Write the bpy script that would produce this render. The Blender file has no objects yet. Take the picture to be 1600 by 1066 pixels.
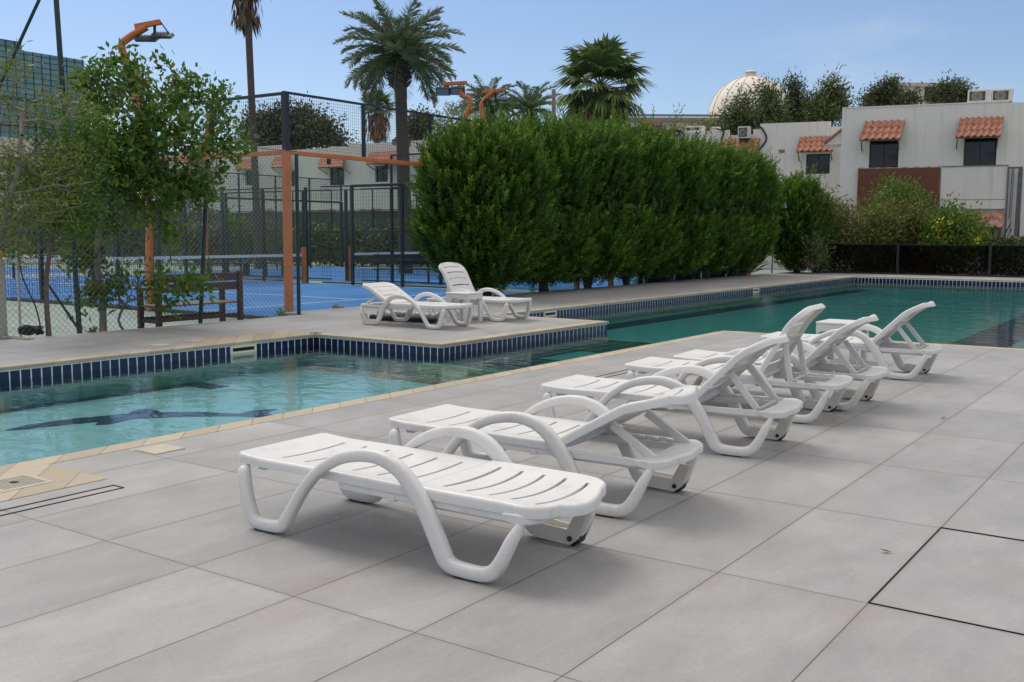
import bpy, bmesh, math, random
import numpy as np
from mathutils import Vector, Matrix

# ------------------------------------------------------------------ camera
SC = bpy.context.scene
COL = SC.collection
FPX, PITCH, ROLL, YAW = 1582.17, -0.10522716, 0.00414837, -0.60841904
CAM = np.array([1.59959599, -3.77879526, 1.36631814])
F_ = np.array([math.cos(PITCH)*math.sin(YAW), math.cos(PITCH)*math.cos(YAW), math.sin(PITCH)])
R0 = np.array([math.cos(YAW), -math.sin(YAW), 0.0]); U0 = np.cross(R0, F_)
R_ = math.cos(ROLL)*R0 + math.sin(ROLL)*U0
U_ = -math.sin(ROLL)*R0 + math.cos(ROLL)*U0
cam_d = bpy.data.cameras.new("camera")
cam = bpy.data.objects.new("camera", cam_d); COL.objects.link(cam)
cam_d.sensor_width = 36.0; cam_d.lens = 36.0*FPX/1600.0
cam_d.clip_start = 0.05; cam_d.clip_end = 3000
M4 = Matrix(((R_[0], U_[0], -F_[0], CAM[0]), (R_[1], U_[1], -F_[1], CAM[1]), (R_[2], U_[2], -F_[2], CAM[2]), (0, 0, 0, 1)))
cam.matrix_world = M4
SC.camera = cam
SC.render.resolution_x, SC.render.resolution_y = 1024, 682

# ------------------------------------------------------------------ light
SUN_EL, SUN_AZ = math.radians(56), math.radians(-78)   # azimuth of the sun, measured from +y towards +x
SUN_DIR = Vector((math.sin(SUN_AZ)*math.cos(SUN_EL), math.cos(SUN_AZ)*math.cos(SUN_EL), math.sin(SUN_EL)))
W = bpy.data.worlds.new("World"); SC.world = W; W.use_nodes = True
nt = W.node_tree; nt.nodes.clear()
wo = nt.nodes.new("ShaderNodeOutputWorld"); bg = nt.nodes.new("ShaderNodeBackground")
sky = nt.nodes.new("ShaderNodeTexSky"); sky.sky_type = 'NISHITA'; sky.sun_disc = False
sky.sun_elevation = SUN_EL; sky.sun_rotation = SUN_AZ
sky.air_density = 1.0; sky.dust_density = 0.6; sky.ozone_density = 3.2; sky.altitude = 10
# bright thin cloud overhead (above the frame), a few wisps lower down
tc = nt.nodes.new("ShaderNodeTexCoord"); mp = nt.nodes.new("ShaderNodeMapping")
mp.inputs['Scale'].default_value = (1.0, 1.0, 3.2)
nz = nt.nodes.new("ShaderNodeTexNoise"); nz.inputs['Scale'].default_value = 1.9; nz.inputs['Detail'].default_value = 7; nz.inputs['Roughness'].default_value = .58
sx = nt.nodes.new("ShaderNodeSeparateXYZ"); el = nt.nodes.new("ShaderNodeMapRange"); el.interpolation_type = 'SMOOTHSTEP'
el.inputs[1].default_value = .17; el.inputs[2].default_value = .60; el.inputs[3].default_value = -.17; el.inputs[4].default_value = .50
ad = nt.nodes.new("ShaderNodeMath"); ad.operation = 'ADD'
cr = nt.nodes.new("ShaderNodeMapRange"); cr.interpolation_type = 'SMOOTHSTEP'; cr.inputs[1].default_value = .46; cr.inputs[2].default_value = .90; cr.inputs[3].default_value = .03; cr.inputs[4].default_value = .92
mx = nt.nodes.new("ShaderNodeMix"); mx.data_type = 'RGBA'
mx.inputs['B'].default_value = (9.6, 9.1, 8.5, 1)
nt.links.new(tc.outputs['Generated'], mp.inputs['Vector']); nt.links.new(mp.outputs[0], nz.inputs['Vector'])
nt.links.new(tc.outputs['Generated'], sx.inputs[0]); nt.links.new(sx.outputs[2], el.inputs[0])
nt.links.new(nz.outputs[0], ad.inputs[0]); nt.links.new(el.outputs[0], ad.inputs[1]); nt.links.new(ad.outputs[0], cr.inputs[0])
nt.links.new(cr.outputs[0], mx.inputs['Factor'])
tn = nt.nodes.new('ShaderNodeMix'); tn.data_type = 'RGBA'; tn.blend_type = 'MULTIPLY'; tn.inputs['Factor'].default_value = 1.0; tn.inputs['B'].default_value = (1.0, 1.02, 1.12, 1)
nt.links.new(sky.outputs[0], tn.inputs['A']); nt.links.new(tn.outputs['Result'], mx.inputs['A']); nt.links.new(mx.outputs['Result'], bg.inputs['Color'])
bg.inputs['Strength'].default_value = 0.10
nt.links.new(bg.outputs[0], wo.inputs['Surface'])
sl = bpy.data.lights.new("sun", 'SUN'); so = bpy.data.objects.new("sun", sl); COL.objects.link(so)
sl.energy = 1.5; sl.angle = math.radians(27); sl.color = (1.0, .96, .91)
so.rotation_euler = SUN_DIR.to_track_quat('Z', 'Y').to_euler()
so.location = (0, 0, 30)
vs = SC.view_settings
vs.view_transform = 'Standard'; vs.look = 'None'; vs.exposure = 0.12; vs.gamma = 1; vs.use_curve_mapping = False

# ------------------------------------------------------------------ helpers
def ray(px, py): return F_ + R_*(px-800)/FPX - U_*(py-533)/FPX
def at_depth(px, py, t): return CAM + ray(px, py)*t
def at_z(px, py, z=0.0):
    d = ray(px, py); return CAM + d*(z-CAM[2])/d[2]
def at_y(px, py, y):
    d = ray(px, py); return CAM + d*(y-CAM[1])/d[1]
def at_x(px, py, x):
    d = ray(px, py); return CAM + d*(x-CAM[0])/d[0]
def depth_of(p): return float((np.asarray(p)-CAM) @ F_)

def tag(o, label=None, cat=None, group=None, kind=None):
    if label: o['label'] = label
    if cat: o['category'] = cat
    if group: o['group'] = group
    if kind: o['kind'] = kind
    return o
def thing(name, label, cat, loc=(0, 0, 0), rz=0.0, group=None):
    o = bpy.data.objects.new(name, None); COL.objects.link(o)
    o.location = tuple(float(v) for v in loc); o.rotation_euler = (0, 0, rz); o.empty_display_size = .2
    return tag(o, label, cat, group)
def copy_tree(o, parent=None):
    c = o.copy(); COL.objects.link(c); c.parent = parent
    for ch in list(o.children): copy_tree(ch, c)
    return c

class MB:
    """collects geometry of ONE mesh"""
    def __init__(s): s.v = []; s.f = []
    def add(s, vs, fs):
        b = len(s.v); s.v.extend([tuple(float(c) for c in p) for p in vs]); s.f.extend([tuple(b+i for i in f) for f in fs]); return s
    def box(s, x0, x1, y0, y1, z0, z1):
        return s.add([(x0,y0,z0),(x1,y0,z0),(x1,y1,z0),(x0,y1,z0),(x0,y0,z1),(x1,y0,z1),(x1,y1,z1),(x0,y1,z1)],
                     [(0,3,2,1),(4,5,6,7),(0,1,5,4),(1,2,6,5),(2,3,7,6),(3,0,4,7)])
    def bar(s, a, b, w, h=None, up=(0,0,1)):
        """box bar from a to b, w across, h along up"""
        h = w if h is None else h
        a = np.array(a, float); b = np.array(b, float); d = b-a; L = np.linalg.norm(d); d = d/L
        up = np.array(up, float)
        if abs(d@up) > .98: up = np.array((1.0,0,0)) if abs(d[0]) < .9 else np.array((0,1.0,0))
        x = np.cross(d, up); x /= np.linalg.norm(x); y = np.cross(x, d)
        P = []
        for q in (a, b):
            for (i, j) in ((-1,-1),(1,-1),(1,1),(-1,1)): P.append(q + x*i*w/2 + y*j*h/2)
        return s.add(P, [(0,1,2,3),(7,6,5,4),(0,4,5,1),(1,5,6,2),(2,6,7,3),(3,7,4,0)])
    def tube(s, pts, rad, n=8, cap=True):
        pts = [np.array(p, float) for p in pts]
        if not hasattr(rad, '__len__'): rad = [rad]*len(pts)
        V = []; Fc = []; prev = None
        for i, p in enumerate(pts):
            d = pts[min(i+1, len(pts)-1)] - pts[max(i-1, 0)]; d = d/(np.linalg.norm(d)+1e-12)
            if prev is None:
                r = np.array((0,0,1.0)) if abs(d[2]) < .9 else np.array((1.0,0,0))
                x = np.cross(d, r)
            else: x = prev - d*(prev@d)
            x = x/(np.linalg.norm(x)+1e-12); prev = x; y = np.cross(d, x)
            for k in range(n):
                a = 2*math.pi*k/n; V.append(p + (x*math.cos(a)+y*math.sin(a))*rad[i])
        for i in range(len(pts)-1):
            for k in range(n):
                Fc.append((i*n+k, i*n+(k+1)%n, (i+1)*n+(k+1)%n, (i+1)*n+k))
        if cap: Fc.append(tuple(reversed(range(n)))); Fc.append(tuple((len(pts)-1)*n+k for k in range(n)))
        return s.add(V, Fc)
    def sweep(s, pts, wy, th, e=3.0, n=12):
        """planar (xz) path swept with a superelliptic section: wy half width along y, th[i] half thickness in plane"""
        pts = [np.array(p, float) for p in pts]; V = []; Fc = []
        for i, p in enumerate(pts):
            d = pts[min(i+1, len(pts)-1)] - pts[max(i-1, 0)]; d /= np.linalg.norm(d)
            y = np.array((0,1.0,0)); x = np.cross(d, y)
            for k in range(n):
                a = 2*math.pi*(k+.5)/n; c, q = math.cos(a), math.sin(a)
                c = math.copysign(abs(c)**(2/e), c); q = math.copysign(abs(q)**(2/e), q)
                V.append(p + x*c*th[i] + y*q*wy[i])
        for i in range(len(pts)-1):
            for k in range(n):
                Fc.append((i*n+k, i*n+(k+1)%n, (i+1)*n+(k+1)%n, (i+1)*n+k))
        Fc.append(tuple(reversed(range(n)))); Fc.append(tuple((len(pts)-1)*n+k for k in range(n)))
        return s.add(V, Fc)
    def lathe(s, prof, n=24, c=(0,0,0)):
        V = []; Fc = []
        for (r, z) in prof:
            for k in range(n):
                a = 2*math.pi*k/n; V.append((c[0]+r*math.cos(a), c[1]+r*math.sin(a), c[2]+z))
        for i in range(len(prof)-1):
            for k in range(n): Fc.append((i*n+k, i*n+(k+1)%n, (i+1)*n+(k+1)%n, (i+1)*n+k))
        return s.add(V, Fc)
    def poly(s, pts): return s.add(pts, [tuple(range(len(pts)))])
    def prism(s, pts2, z0, z1):
        n = len(pts2)
        V = [(p[0],p[1],z0) for p in pts2] + [(p[0],p[1],z1) for p in pts2]
        return s.add(V, [tuple(reversed(range(n))), tuple(range(n,2*n))] + [(k,(k+1)%n,n+(k+1)%n,n+k) for k in range(n)])
    def build(s, name, mat, parent=None, smooth=None, bevel=0, seg=2, recalc=True):
        me = bpy.data.meshes.new(name); me.from_pydata(s.v, [], s.f); me.update()
        if recalc:
          bm = bmesh.new(); bm.from_mesh(me)
          bmesh.ops.recalc_face_normals(bm, faces=bm.faces); bm.to_mesh(me); bm.free()
        if mat is not None: me.materials.append(mat)
        o = bpy.data.objects.new(name, me); COL.objects.link(o)
        if parent is not None: o.parent = parent
        if bevel:
            m = o.modifiers.new("bevel", 'BEVEL'); m.width = bevel; m.segments = seg; m.limit_method = 'ANGLE'; m.angle_limit = math.radians(40)
            m.harden_normals = False
        if smooth is not None:
            me.polygons.foreach_set('use_smooth', [True]*len(me.polygons)); me.set_sharp_from_angle(angle=math.radians(smooth))
        return o
def smooth_path(P, n=6):
    P = [np.array(p, float) for p in P]; out = []
    for i in range(len(P)-1):
        p0 = P[max(i-1,0)]; p1 = P[i]; p2 = P[i+1]; p3 = P[min(i+2,len(P)-1)]
        for k in range(n):
            t = k/n
            out.append(.5*((2*p1)+(-p0+p2)*t+(2*p0-5*p1+4*p2-p3)*t*t+(-p0+3*p1-3*p2+p3)*t**3))
    out.append(P[-1]); return out
def fast_mesh(name, V, nper, mat, parent=None, smooth=False):
    """V (N*nper,3): N polygons of nper corners each, not shared"""
    V = np.ascontiguousarray(V, dtype=np.float32); N = len(V)//nper
    me = bpy.data.meshes.new(name)
    me.vertices.add(len(V)); me.vertices.foreach_set('co', V.ravel())
    me.loops.add(len(V)); me.loops.foreach_set('vertex_index', np.arange(len(V), dtype=np.int32))
    me.polygons.add(N); me.polygons.foreach_set('loop_start', np.arange(0, N*nper, nper, dtype=np.int32))
    try: me.polygons.foreach_set('loop_total', np.full(N, nper, dtype=np.int32))
    except Exception: pass
    me.update(calc_edges=True); me.validate()
    if mat is not None: me.materials.append(mat)
    o = bpy.data.objects.new(name, me); COL.objects.link(o)
    if parent is not None: o.parent = parent
    return o

# ------------------------------------------------------------------ materials
def new_mat(name):
    m = bpy.data.materials.new(name); m.use_nodes = True
    n = m.node_tree; b = n.nodes['Principled BSDF']; return m, n, b
def rgba(c): return (c[0], c[1], c[2], 1)
def noise_mat(name, c1, c2, scale=5, rough=.7, bump=0.0, bscale=None, detail=6, metallic=0.0, spec=.5, stretch=None, coord='Object', r2=None):
    m, n, b = new_mat(name)
    t = n.nodes.new("ShaderNodeTexCoord"); q = n.nodes.new("ShaderNodeTexNoise")
    q.inputs['Scale'].default_value = scale; q.inputs['Detail'].default_value = detail; q.inputs['Roughness'].default_value = .6
    src = t.outputs[coord]
    if stretch:
        mpp = n.nodes.new("ShaderNodeMapping"); mpp.inputs['Scale'].default_value = stretch
        n.links.new(src, mpp.inputs['Vector']); src = mpp.outputs[0]
    n.links.new(src, q.inputs['Vector'])
    r = n.nodes.new("ShaderNodeValToRGB"); r.color_ramp.elements[0].position = .32; r.color_ramp.elements[1].position = .68
    r.color_ramp.elements[0].color = rgba(c1); r.color_ramp.elements[1].color = rgba(c2)
    n.links.new(q.outputs[0], r.inputs[0]); n.links.new(r.outputs[0], b.inputs['Base Color'])
    b.inputs['Roughness'].default_value = rough; b.inputs['Metallic'].default_value = metallic
    b.inputs['Specular IOR Level'].default_value = spec
    if bump:
        q2 = n.nodes.new("ShaderNodeTexNoise"); q2.inputs['Scale'].default_value = bscale or scale*4; q2.inputs['Detail'].default_value = 5
        n.links.new(src, q2.inputs['Vector'])
        bp = n.nodes.new("ShaderNodeBump"); bp.inputs['Strength'].default_value = bump; bp.inputs['Distance'].default_value = .02
        n.links.new(q2.outputs[0], bp.inputs['Height']); n.links.new(bp.outputs[0], b.inputs['Normal'])
    return m
def leaf_mat(name, cols, trans=.3, rough=.45):
    m, n, b = new_mat(name)
    g = n.nodes.new("ShaderNodeNewGeometry"); r = n.nodes.new("ShaderNodeValToRGB")
    els = r.color_ramp.elements
    for i, (p, c) in enumerate(cols):
        if i < 2: e = els[i]; e.position = p
        else: e = els.new(p)
        e.color = rgba(c)
    n.links.new(g.outputs['Random Per Island'], r.inputs[0]); n.links.new(r.outputs[0], b.inputs['Base Color'])
    b.inputs['Roughness'].default_value = rough; b.inputs['Specular IOR Level'].default_value = .35
    tr = n.nodes.new("ShaderNodeBsdfTranslucent"); ms = n.nodes.new("ShaderNodeMixShader")
    n.links.new(r.outputs[0], tr.inputs['Color'])
    ms.inputs[0].default_value = trans; out = n.nodes['Material Output']
    n.links.new(b.outputs[0], ms.inputs[1]); n.links.new(tr.outputs[0], ms.inputs[2]); n.links.new(ms.outputs[0], out.inputs['Surface'])
    return m
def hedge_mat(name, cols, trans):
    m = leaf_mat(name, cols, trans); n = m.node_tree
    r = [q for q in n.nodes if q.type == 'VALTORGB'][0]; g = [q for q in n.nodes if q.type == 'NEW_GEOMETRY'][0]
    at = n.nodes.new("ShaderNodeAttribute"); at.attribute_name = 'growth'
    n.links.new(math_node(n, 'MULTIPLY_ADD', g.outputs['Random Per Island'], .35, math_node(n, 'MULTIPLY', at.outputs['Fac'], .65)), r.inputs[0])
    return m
def math_node(n, op, a, b=None, c=None):
    q = n.nodes.new("ShaderNodeMath"); q.operation = op
    for i, v in enumerate((a, b, c)):
        if v is None: continue
        if isinstance(v, (int, float)): q.inputs[i].default_value = v
        else: n.links.new(v, q.inputs[i])
    return q.outputs[0]
def mixc(n, f, a, b):
    q = n.nodes.new("ShaderNodeMix"); q.data_type = 'RGBA'
    for k, v in (('Factor', f), ('A', a), ('B', b)):
        if isinstance(v, (int, float)): q.inputs[k].default_value = v
        elif isinstance(v, tuple): q.inputs[k].default_value = rgba(v)
        else: n.links.new(v, q.inputs[k])
    return q.outputs['Result']

def deck_mat():
    m, n, b = new_mat("porcelain_deck_tiles")
    t = n.nodes.new("ShaderNodeTexCoord"); sp = n.nodes.new("ShaderNodeSeparateXYZ"); n.links.new(t.outputs['Object'], sp.inputs[0])
    u = math_node(n, 'DIVIDE', sp.outputs[0], .6); v = math_node(n, 'DIVIDE', sp.outputs[1], 1.2)
    fu = math_node(n, 'FLOOR', u); fv = math_node(n, 'FLOOR', v)
    cb = n.nodes.new("ShaderNodeCombineXYZ"); n.links.new(fu, cb.inputs[0]); n.links.new(fv, cb.inputs[1])
    wn = n.nodes.new("ShaderNodeTexWhiteNoise"); wn.noise_dimensions = '3D'; n.links.new(cb.outputs[0], wn.inputs['Vector'])
    # distance to the nearest joint in metres
    du = math_node(n, 'MULTIPLY', math_node(n, 'PINGPONG', u, .5), .6)
    dv = math_node(n, 'MULTIPLY', math_node(n, 'PINGPONG', v, .5), 1.2)
    d = math_node(n, 'MINIMUM', du, dv)
    joint = n.nodes.new("ShaderNodeMapRange"); joint.interpolation_type = 'SMOOTHSTEP'
    joint.inputs[1].default_value = .0014; joint.inputs[2].default_value = .0034; n.links.new(d, joint.inputs[0])
    # stone veining: offset per tile, stretched along y
    off = n.nodes.new("ShaderNodeVectorMath"); off.operation = 'MULTIPLY_ADD'
    n.links.new(wn.outputs['Color'], off.inputs[0]); off.inputs[1].default_value = (37, 37, 37); n.links.new(t.outputs['Object'], off.inputs[2])
    mpp = n.nodes.new("ShaderNodeMapping"); mpp.inputs['Scale'].default_value = (2.0, 1.1, 1); mpp.inputs['Rotation'].default_value = (0, 0, .35)
    n.links.new(off.outputs[0], mpp.inputs['Vector'])
    n1 = n.nodes.new("ShaderNodeTexNoise"); n1.inputs['Scale'].default_value = 1.7; n1.inputs['Detail'].default_value = 10; n1.inputs['Roughness'].default_value = .66; n1.inputs['Distortion'].default_value = .25
    n.links.new(mpp.outputs[0], n1.inputs['Vector'])
    n2 = n.nodes.new("ShaderNodeTexNoise"); n2.inputs['Scale'].default_value = 90; n2.inputs['Detail'].default_value = 3; n.links.new(t.outputs['Object'], n2.inputs['Vector'])
    n3 = n.nodes.new("ShaderNodeTexNoise"); n3.inputs['Scale'].default_value = .9; n3.inputs['Detail'].default_value = 5; n.links.new(t.outputs['Object'], n3.inputs['Vector'])
    r = n.nodes.new("ShaderNodeValToRGB"); r.color_ramp.elements[0].position = .28; r.color_ramp.elements[1].position = .75
    r.color_ramp.elements[0].color = (.275, .270, .268, 1); r.color_ramp.elements[1].color = (.385, .380, .378, 1)
    n.links.new(n1.outputs[0], r.inputs[0])
    # thin pale veins
    w = n.nodes.new("ShaderNodeTexWave"); w.inputs['Scale'].default_value = .9; w.inputs['Distortion'].default_value = 9; w.inputs['Detail'].default_value = 4; w.inputs['Detail Scale'].default_value = .8
    n.links.new(mpp.outputs[0], w.inputs['Vector'])
    vein = n.nodes.new("ShaderNodeMapRange"); vein.inputs[1].default_value = .965; vein.inputs[2].default_value = 1.0; vein.inputs[4].default_value = .07; n.links.new(w.outputs[1], vein.inputs[0])
    c = mixc(n, vein.outputs[0], r.outputs[0], (.5, .49, .48))
    gr = math_node(n, 'MULTIPLY_ADD', n2.outputs[0], .30, .85)
    tv = math_node(n, 'MULTIPLY_ADD', wn.outputs['Value'], .15, .925)
    st = n.nodes.new("ShaderNodeMapRange"); st.inputs[1].default_value = .35; st.inputs[2].default_value = .7; st.inputs[3].default_value = .89; st.inputs[4].default_value = 1.06; n.links.new(n3.outputs[0], st.inputs[0])
    g2 = math_node(n, 'MULTIPLY', math_node(n, 'MULTIPLY', gr, tv), st.outputs[0])
    vm = n.nodes.new("ShaderNodeVectorMath"); vm.operation = 'SCALE'; n.links.new(c, vm.inputs[0]); n.links.new(g2, vm.inputs['Scale'])
    # rusty joint dust here and there
    n4 = n.nodes.new("ShaderNodeTexNoise"); n4.inputs['Scale'].default_value = 1.1; n.links.new(t.outputs['Object'], n4.inputs['Vector'])
    jc = mixc(n, n4.outputs[0], (.055, .05, .048), (.16, .11, .075))
    # faint brown drip stains
    n5 = n.nodes.new("ShaderNodeTexNoise"); n5.inputs['Scale'].default_value = 2.3; n5.inputs['Detail'].default_value = 6; n.links.new(t.outputs['Object'], n5.inputs['Vector'])
    stn = n.nodes.new("ShaderNodeMapRange"); stn.inputs[1].default_value = .55; stn.inputs[2].default_value = .8; stn.inputs[4].default_value = .65; n.links.new(n5.outputs[0], stn.inputs[0])
    c2 = mixc(n, stn.outputs[0], vm.outputs[0], (.33, .275, .235))
    # grime gathered along the joints
    gj = n.nodes.new("ShaderNodeMapRange"); gj.interpolation_type = 'SMOOTHSTEP'; gj.inputs[1].default_value = .0; gj.inputs[2].default_value = .035; gj.inputs[3].default_value = .35; gj.inputs[4].default_value = 0
    n.links.new(d, gj.inputs[0])
    c2 = mixc(n, math_node(n, 'MULTIPLY', gj.outputs[0], n4.outputs[0]), c2, (.20, .175, .155))
    fin = mixc(n, joint.outputs[0], jc, c2)
    n.links.new(fin, b.inputs['Base Color'])
    b.inputs['Roughness'].default_value = .55
    rr = math_node(n, 'MULTIPLY_ADD', n1.outputs[0], .25, .42); n.links.new(rr, b.inputs['Roughness'])
    bp = n.nodes.new("ShaderNodeBump"); bp.inputs['Strength'].default_value = .5; bp.inputs['Distance'].default_value = .003
    hh = math_node(n, 'ADD', joint.outputs[0], math_node(n, 'MULTIPLY', n2.outputs[0], .12))
    n.links.new(hh, bp.inputs['Height']); n.links.new(bp.outputs[0], b.inputs['Normal'])
    return m

def coping_mat():
    m, n, b = new_mat("beige_coping_tiles")
    t = n.nodes.new("ShaderNodeTexCoord"); sp = n.nodes.new("ShaderNodeSeparateXYZ"); n.links.new(t.outputs['Object'], sp.inputs[0])
    s = math_node(n, 'ADD', sp.outputs[0], sp.outputs[1])
    u = math_node(n, 'DIVIDE', s, .30)
    d = math_node(n, 'MULTIPLY', math_node(n, 'PINGPONG', u, .5), .30)
    j = n.nodes.new("ShaderNodeMapRange"); j.inputs[1].default_value = .002; j.inputs[2].default_value = .005; n.links.new(d, j.inputs[0])
    wn = n.nodes.new("ShaderNodeTexWhiteNoise"); wn.noise_dimensions = '1D'; n.links.new(math_node(n, 'FLOOR', u), wn.inputs['W'])
    q = n.nodes.new("ShaderNodeTexNoise"); q.inputs['Scale'].default_value = 14; q.inputs['Detail'].default_value = 6; n.links.new(t.outputs['Object'], q.inputs['Vector'])
    c = mixc(n, q.outputs[0], (.36, .30, .215), (.47, .40, .30))
    vm = n.nodes.new("ShaderNodeVectorMath"); vm.operation = 'SCALE'; n.links.new(c, vm.inputs[0]); n.links.new(math_node(n, 'MULTIPLY_ADD', wn.outputs['Value'], .22, .88), vm.inputs['Scale'])
    n.links.new(mixc(n, j.outputs[0], (.16, .12, .08), vm.outputs[0]), b.inputs['Base Color'])
    b.inputs['Roughness'].default_value = .7
    return m

def pool_tile_mat():
    """navy waterline tiles with white joints, pale turquoise mosaic further down"""
    m, n, b = new_mat("navy_waterline_tiles")
    t = n.nodes.new("ShaderNodeTexCoord"); sp = n.nodes.new("ShaderNodeSeparateXYZ"); n.links.new(t.outputs['Object'], sp.inputs[0])
    s = math_node(n, 'ADD', sp.outputs[0], sp.outputs[1])
    u = math_node(n, 'DIVIDE', s, .115)
    d = math_node(n, 'MULTIPLY', math_node(n, 'PINGPONG', u, .5), .115)
    j = n.nodes.new("ShaderNodeMapRange"); j.inputs[1].default_value = .0055; j.inputs[2].default_value = .0075; n.links.new(d, j.inputs[0])
    zt = math_node(n, 'LESS_THAN', sp.outputs[2], -.052)
    jj = math_node(n, 'MULTIPLY', j.outputs[0], zt)
    wn = n.nodes.new("ShaderNodeTexWhiteNoise"); wn.noise_dimensions = '1D'; n.links.new(math_node(n, 'FLOOR', u), wn.inputs['W'])
    nav = mixc(n, wn.outputs['Value'], (.006, .015, .055), (.012, .025, .085))
    q = n.nodes.new("ShaderNodeTexNoise"); q.inputs['Scale'].default_value = 8; n.links.new(t.outputs['Object'], q.inputs['Vector'])
    wh = mixc(n, q.outputs[0], (.62, .65, .66), (.80, .81, .80))
    c = mixc(n, jj, wh, nav)
    low = math_node(n, 'LESS_THAN', sp.outputs[2], -.26)
    c = mixc(n, low, c, (.16, .42, .40))
    n.links.new(c, b.inputs['Base Color']); b.inputs['Roughness'].default_value = .22
    return m

def floor_tile_mat(name, c1, c2, grout, size, gw):
    m, n, b = new_mat(name)
    t = n.nodes.new("ShaderNodeTexCoord"); sp = n.nodes.new("ShaderNodeSeparateXYZ"); n.links.new(t.outputs['Object'], sp.inputs[0])
    u = math_node(n, 'DIVIDE', sp.outputs[0], size); v = math_node(n, 'DIVIDE', sp.outputs[1], size)
    d = math_node(n, 'MULTIPLY', math_node(n, 'MINIMUM', math_node(n, 'PINGPONG', u, .5), math_node(n, 'PINGPONG', v, .5)), size)
    j = n.nodes.new("ShaderNodeMapRange"); j.inputs[1].default_value = gw*.6; j.inputs[2].default_value = gw; n.links.new(d, j.inputs[0])
    cb = n.nodes.new("ShaderNodeCombineXYZ"); n.links.new(math_node(n, 'FLOOR', u), cb.inputs[0]); n.links.new(math_node(n, 'FLOOR', v), cb.inputs[1])
    wn = n.nodes.new("ShaderNodeTexWhiteNoise"); n.links.new(cb.outputs[0], wn.inputs['Vector'])
    n.links.new(mixc(n, j.outputs[0], grout, mixc(n, wn.outputs['Value'], c1, c2)), b.inputs['Base Color'])
    b.inputs['Roughness'].default_value = .4
    return m

def water_mat():
    m, n, b = new_mat("pool_water"); out = n.nodes['Material Output']
    t = n.nodes.new("ShaderNodeTexCoord")
    mpp = n.nodes.new("ShaderNodeMapping"); mpp.inputs['Scale'].default_value = (1.0, 1.5, 1); mpp.inputs['Rotation'].default_value = (0, 0, .61)
    n.links.new(t.outputs['Object'], mpp.inputs['Vector'])
    q1 = n.nodes.new("ShaderNodeTexNoise"); q1.inputs['Scale'].default_value = 2.4; q1.inputs['Detail'].default_value = 4; q1.inputs['Roughness'].default_value = .5; q1.inputs['Distortion'].default_value = .8
    q2 = n.nodes.new("ShaderNodeTexNoise"); q2.inputs['Scale'].default_value = 9; q2.inputs['Detail'].default_value = 2
    q3 = n.nodes.new("ShaderNodeTexNoise"); q3.inputs['Scale'].default_value = .5; q3.inputs['Detail'].default_value = 2   # calm and breezy patches
    for q in (q1, q2, q3): n.links.new(mpp.outputs[0], q.inputs['Vector'])
    amp = n.nodes.new("ShaderNodeMapRange"); amp.inputs[1].default_value = .38; amp.inputs[2].default_value = .65; amp.inputs[3].default_value = .15; amp.inputs[4].default_value = 1.0; n.links.new(q3.outputs[0], amp.inputs[0])
    h = math_node(n, 'ADD', math_node(n, 'MULTIPLY', q1.outputs[0], .0072), math_node(n, 'MULTIPLY', q2.outputs[0], math_node(n, 'MULTIPLY', amp.outputs[0], .0019)))
    bp = n.nodes.new("ShaderNodeBump"); bp.inputs['Strength'].default_value = 1; bp.inputs['Distance'].default_value = 1.0
    n.links.new(h, bp.inputs['Height'])
    fr = n.nodes.new("ShaderNodeFresnel"); fr.inputs['IOR'].default_value = 1.33; n.links.new(bp.outputs[0], fr.inputs['Normal'])
    gl = n.nodes.new("ShaderNodeBsdfGlossy"); gl.inputs['Roughness'].default_value = .015; n.links.new(bp.outputs[0], gl.inputs['Normal'])
    tr = n.nodes.new("ShaderNodeBsdfTransparent"); tr.inputs['Color'].default_value = (.66, .90, .90, 1)
    # the bottom is seen through a rippling surface: let the refracted ray wobble too
    rf = n.nodes.new("ShaderNodeBsdfRefraction"); rf.inputs['IOR'].default_value = 1.10; rf.inputs['Color'].default_value = (.66, .90, .90, 1); rf.inputs['Roughness'].default_value = 0.0
    n.links.new(bp.outputs[0], rf.inputs['Normal'])
    m1 = n.nodes.new("ShaderNodeMixShader"); n.links.new(fr.outputs[0], m1.inputs[0]); n.links.new(tr.outputs[0], m1.inputs[1]); n.links.new(gl.outputs[0], m1.inputs[2])
    n.links.new(m1.outputs[0], out.inputs['Surface'])
    return m

def glass_mat(name, tint, dust, dustcol, ior=1.45, rough=0.0):
    m, n, b = new_mat(name); out = n.nodes['Material Output']
    fr = n.nodes.new("ShaderNodeFresnel"); fr.inputs['IOR'].default_value = ior
    gl = n.nodes.new("ShaderNodeBsdfGlossy"); gl.inputs['Roughness'].default_value = rough
    tr = n.nodes.new("ShaderNodeBsdfTransparent"); tr.inputs['Color'].default_value = rgba(tint)
    df = n.nodes.new("ShaderNodeBsdfDiffuse"); df.inputs['Color'].default_value = rgba(dustcol)
    m1 = n.nodes.new("ShaderNodeMixShader"); m2 = n.nodes.new("ShaderNodeMixShader")
    t = n.nodes.new("ShaderNodeTexCoord"); q = n.nodes.new("ShaderNodeTexNoise"); q.inputs['Scale'].default_value = 1.4; q.inputs['Detail'].default_value = 6
    n.links.new(t.outputs['Object'], q.inputs['Vector'])
    n.links.new(math_node(n, 'MULTIPLY', q.outputs[0], dust*2), m2.inputs[0])
    n.links.new(fr.outputs[0], m1.inputs[0]); n.links.new(tr.outputs[0], m1.inputs[1]); n.links.new(gl.outputs[0], m1.inputs[2])
    n.links.new(m1.outputs[0], m2.inputs[1]); n.links.new(df.outputs[0], m2.inputs[2]); n.links.new(m2.outputs[0], out.inputs['Surface'])
    return m

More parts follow.
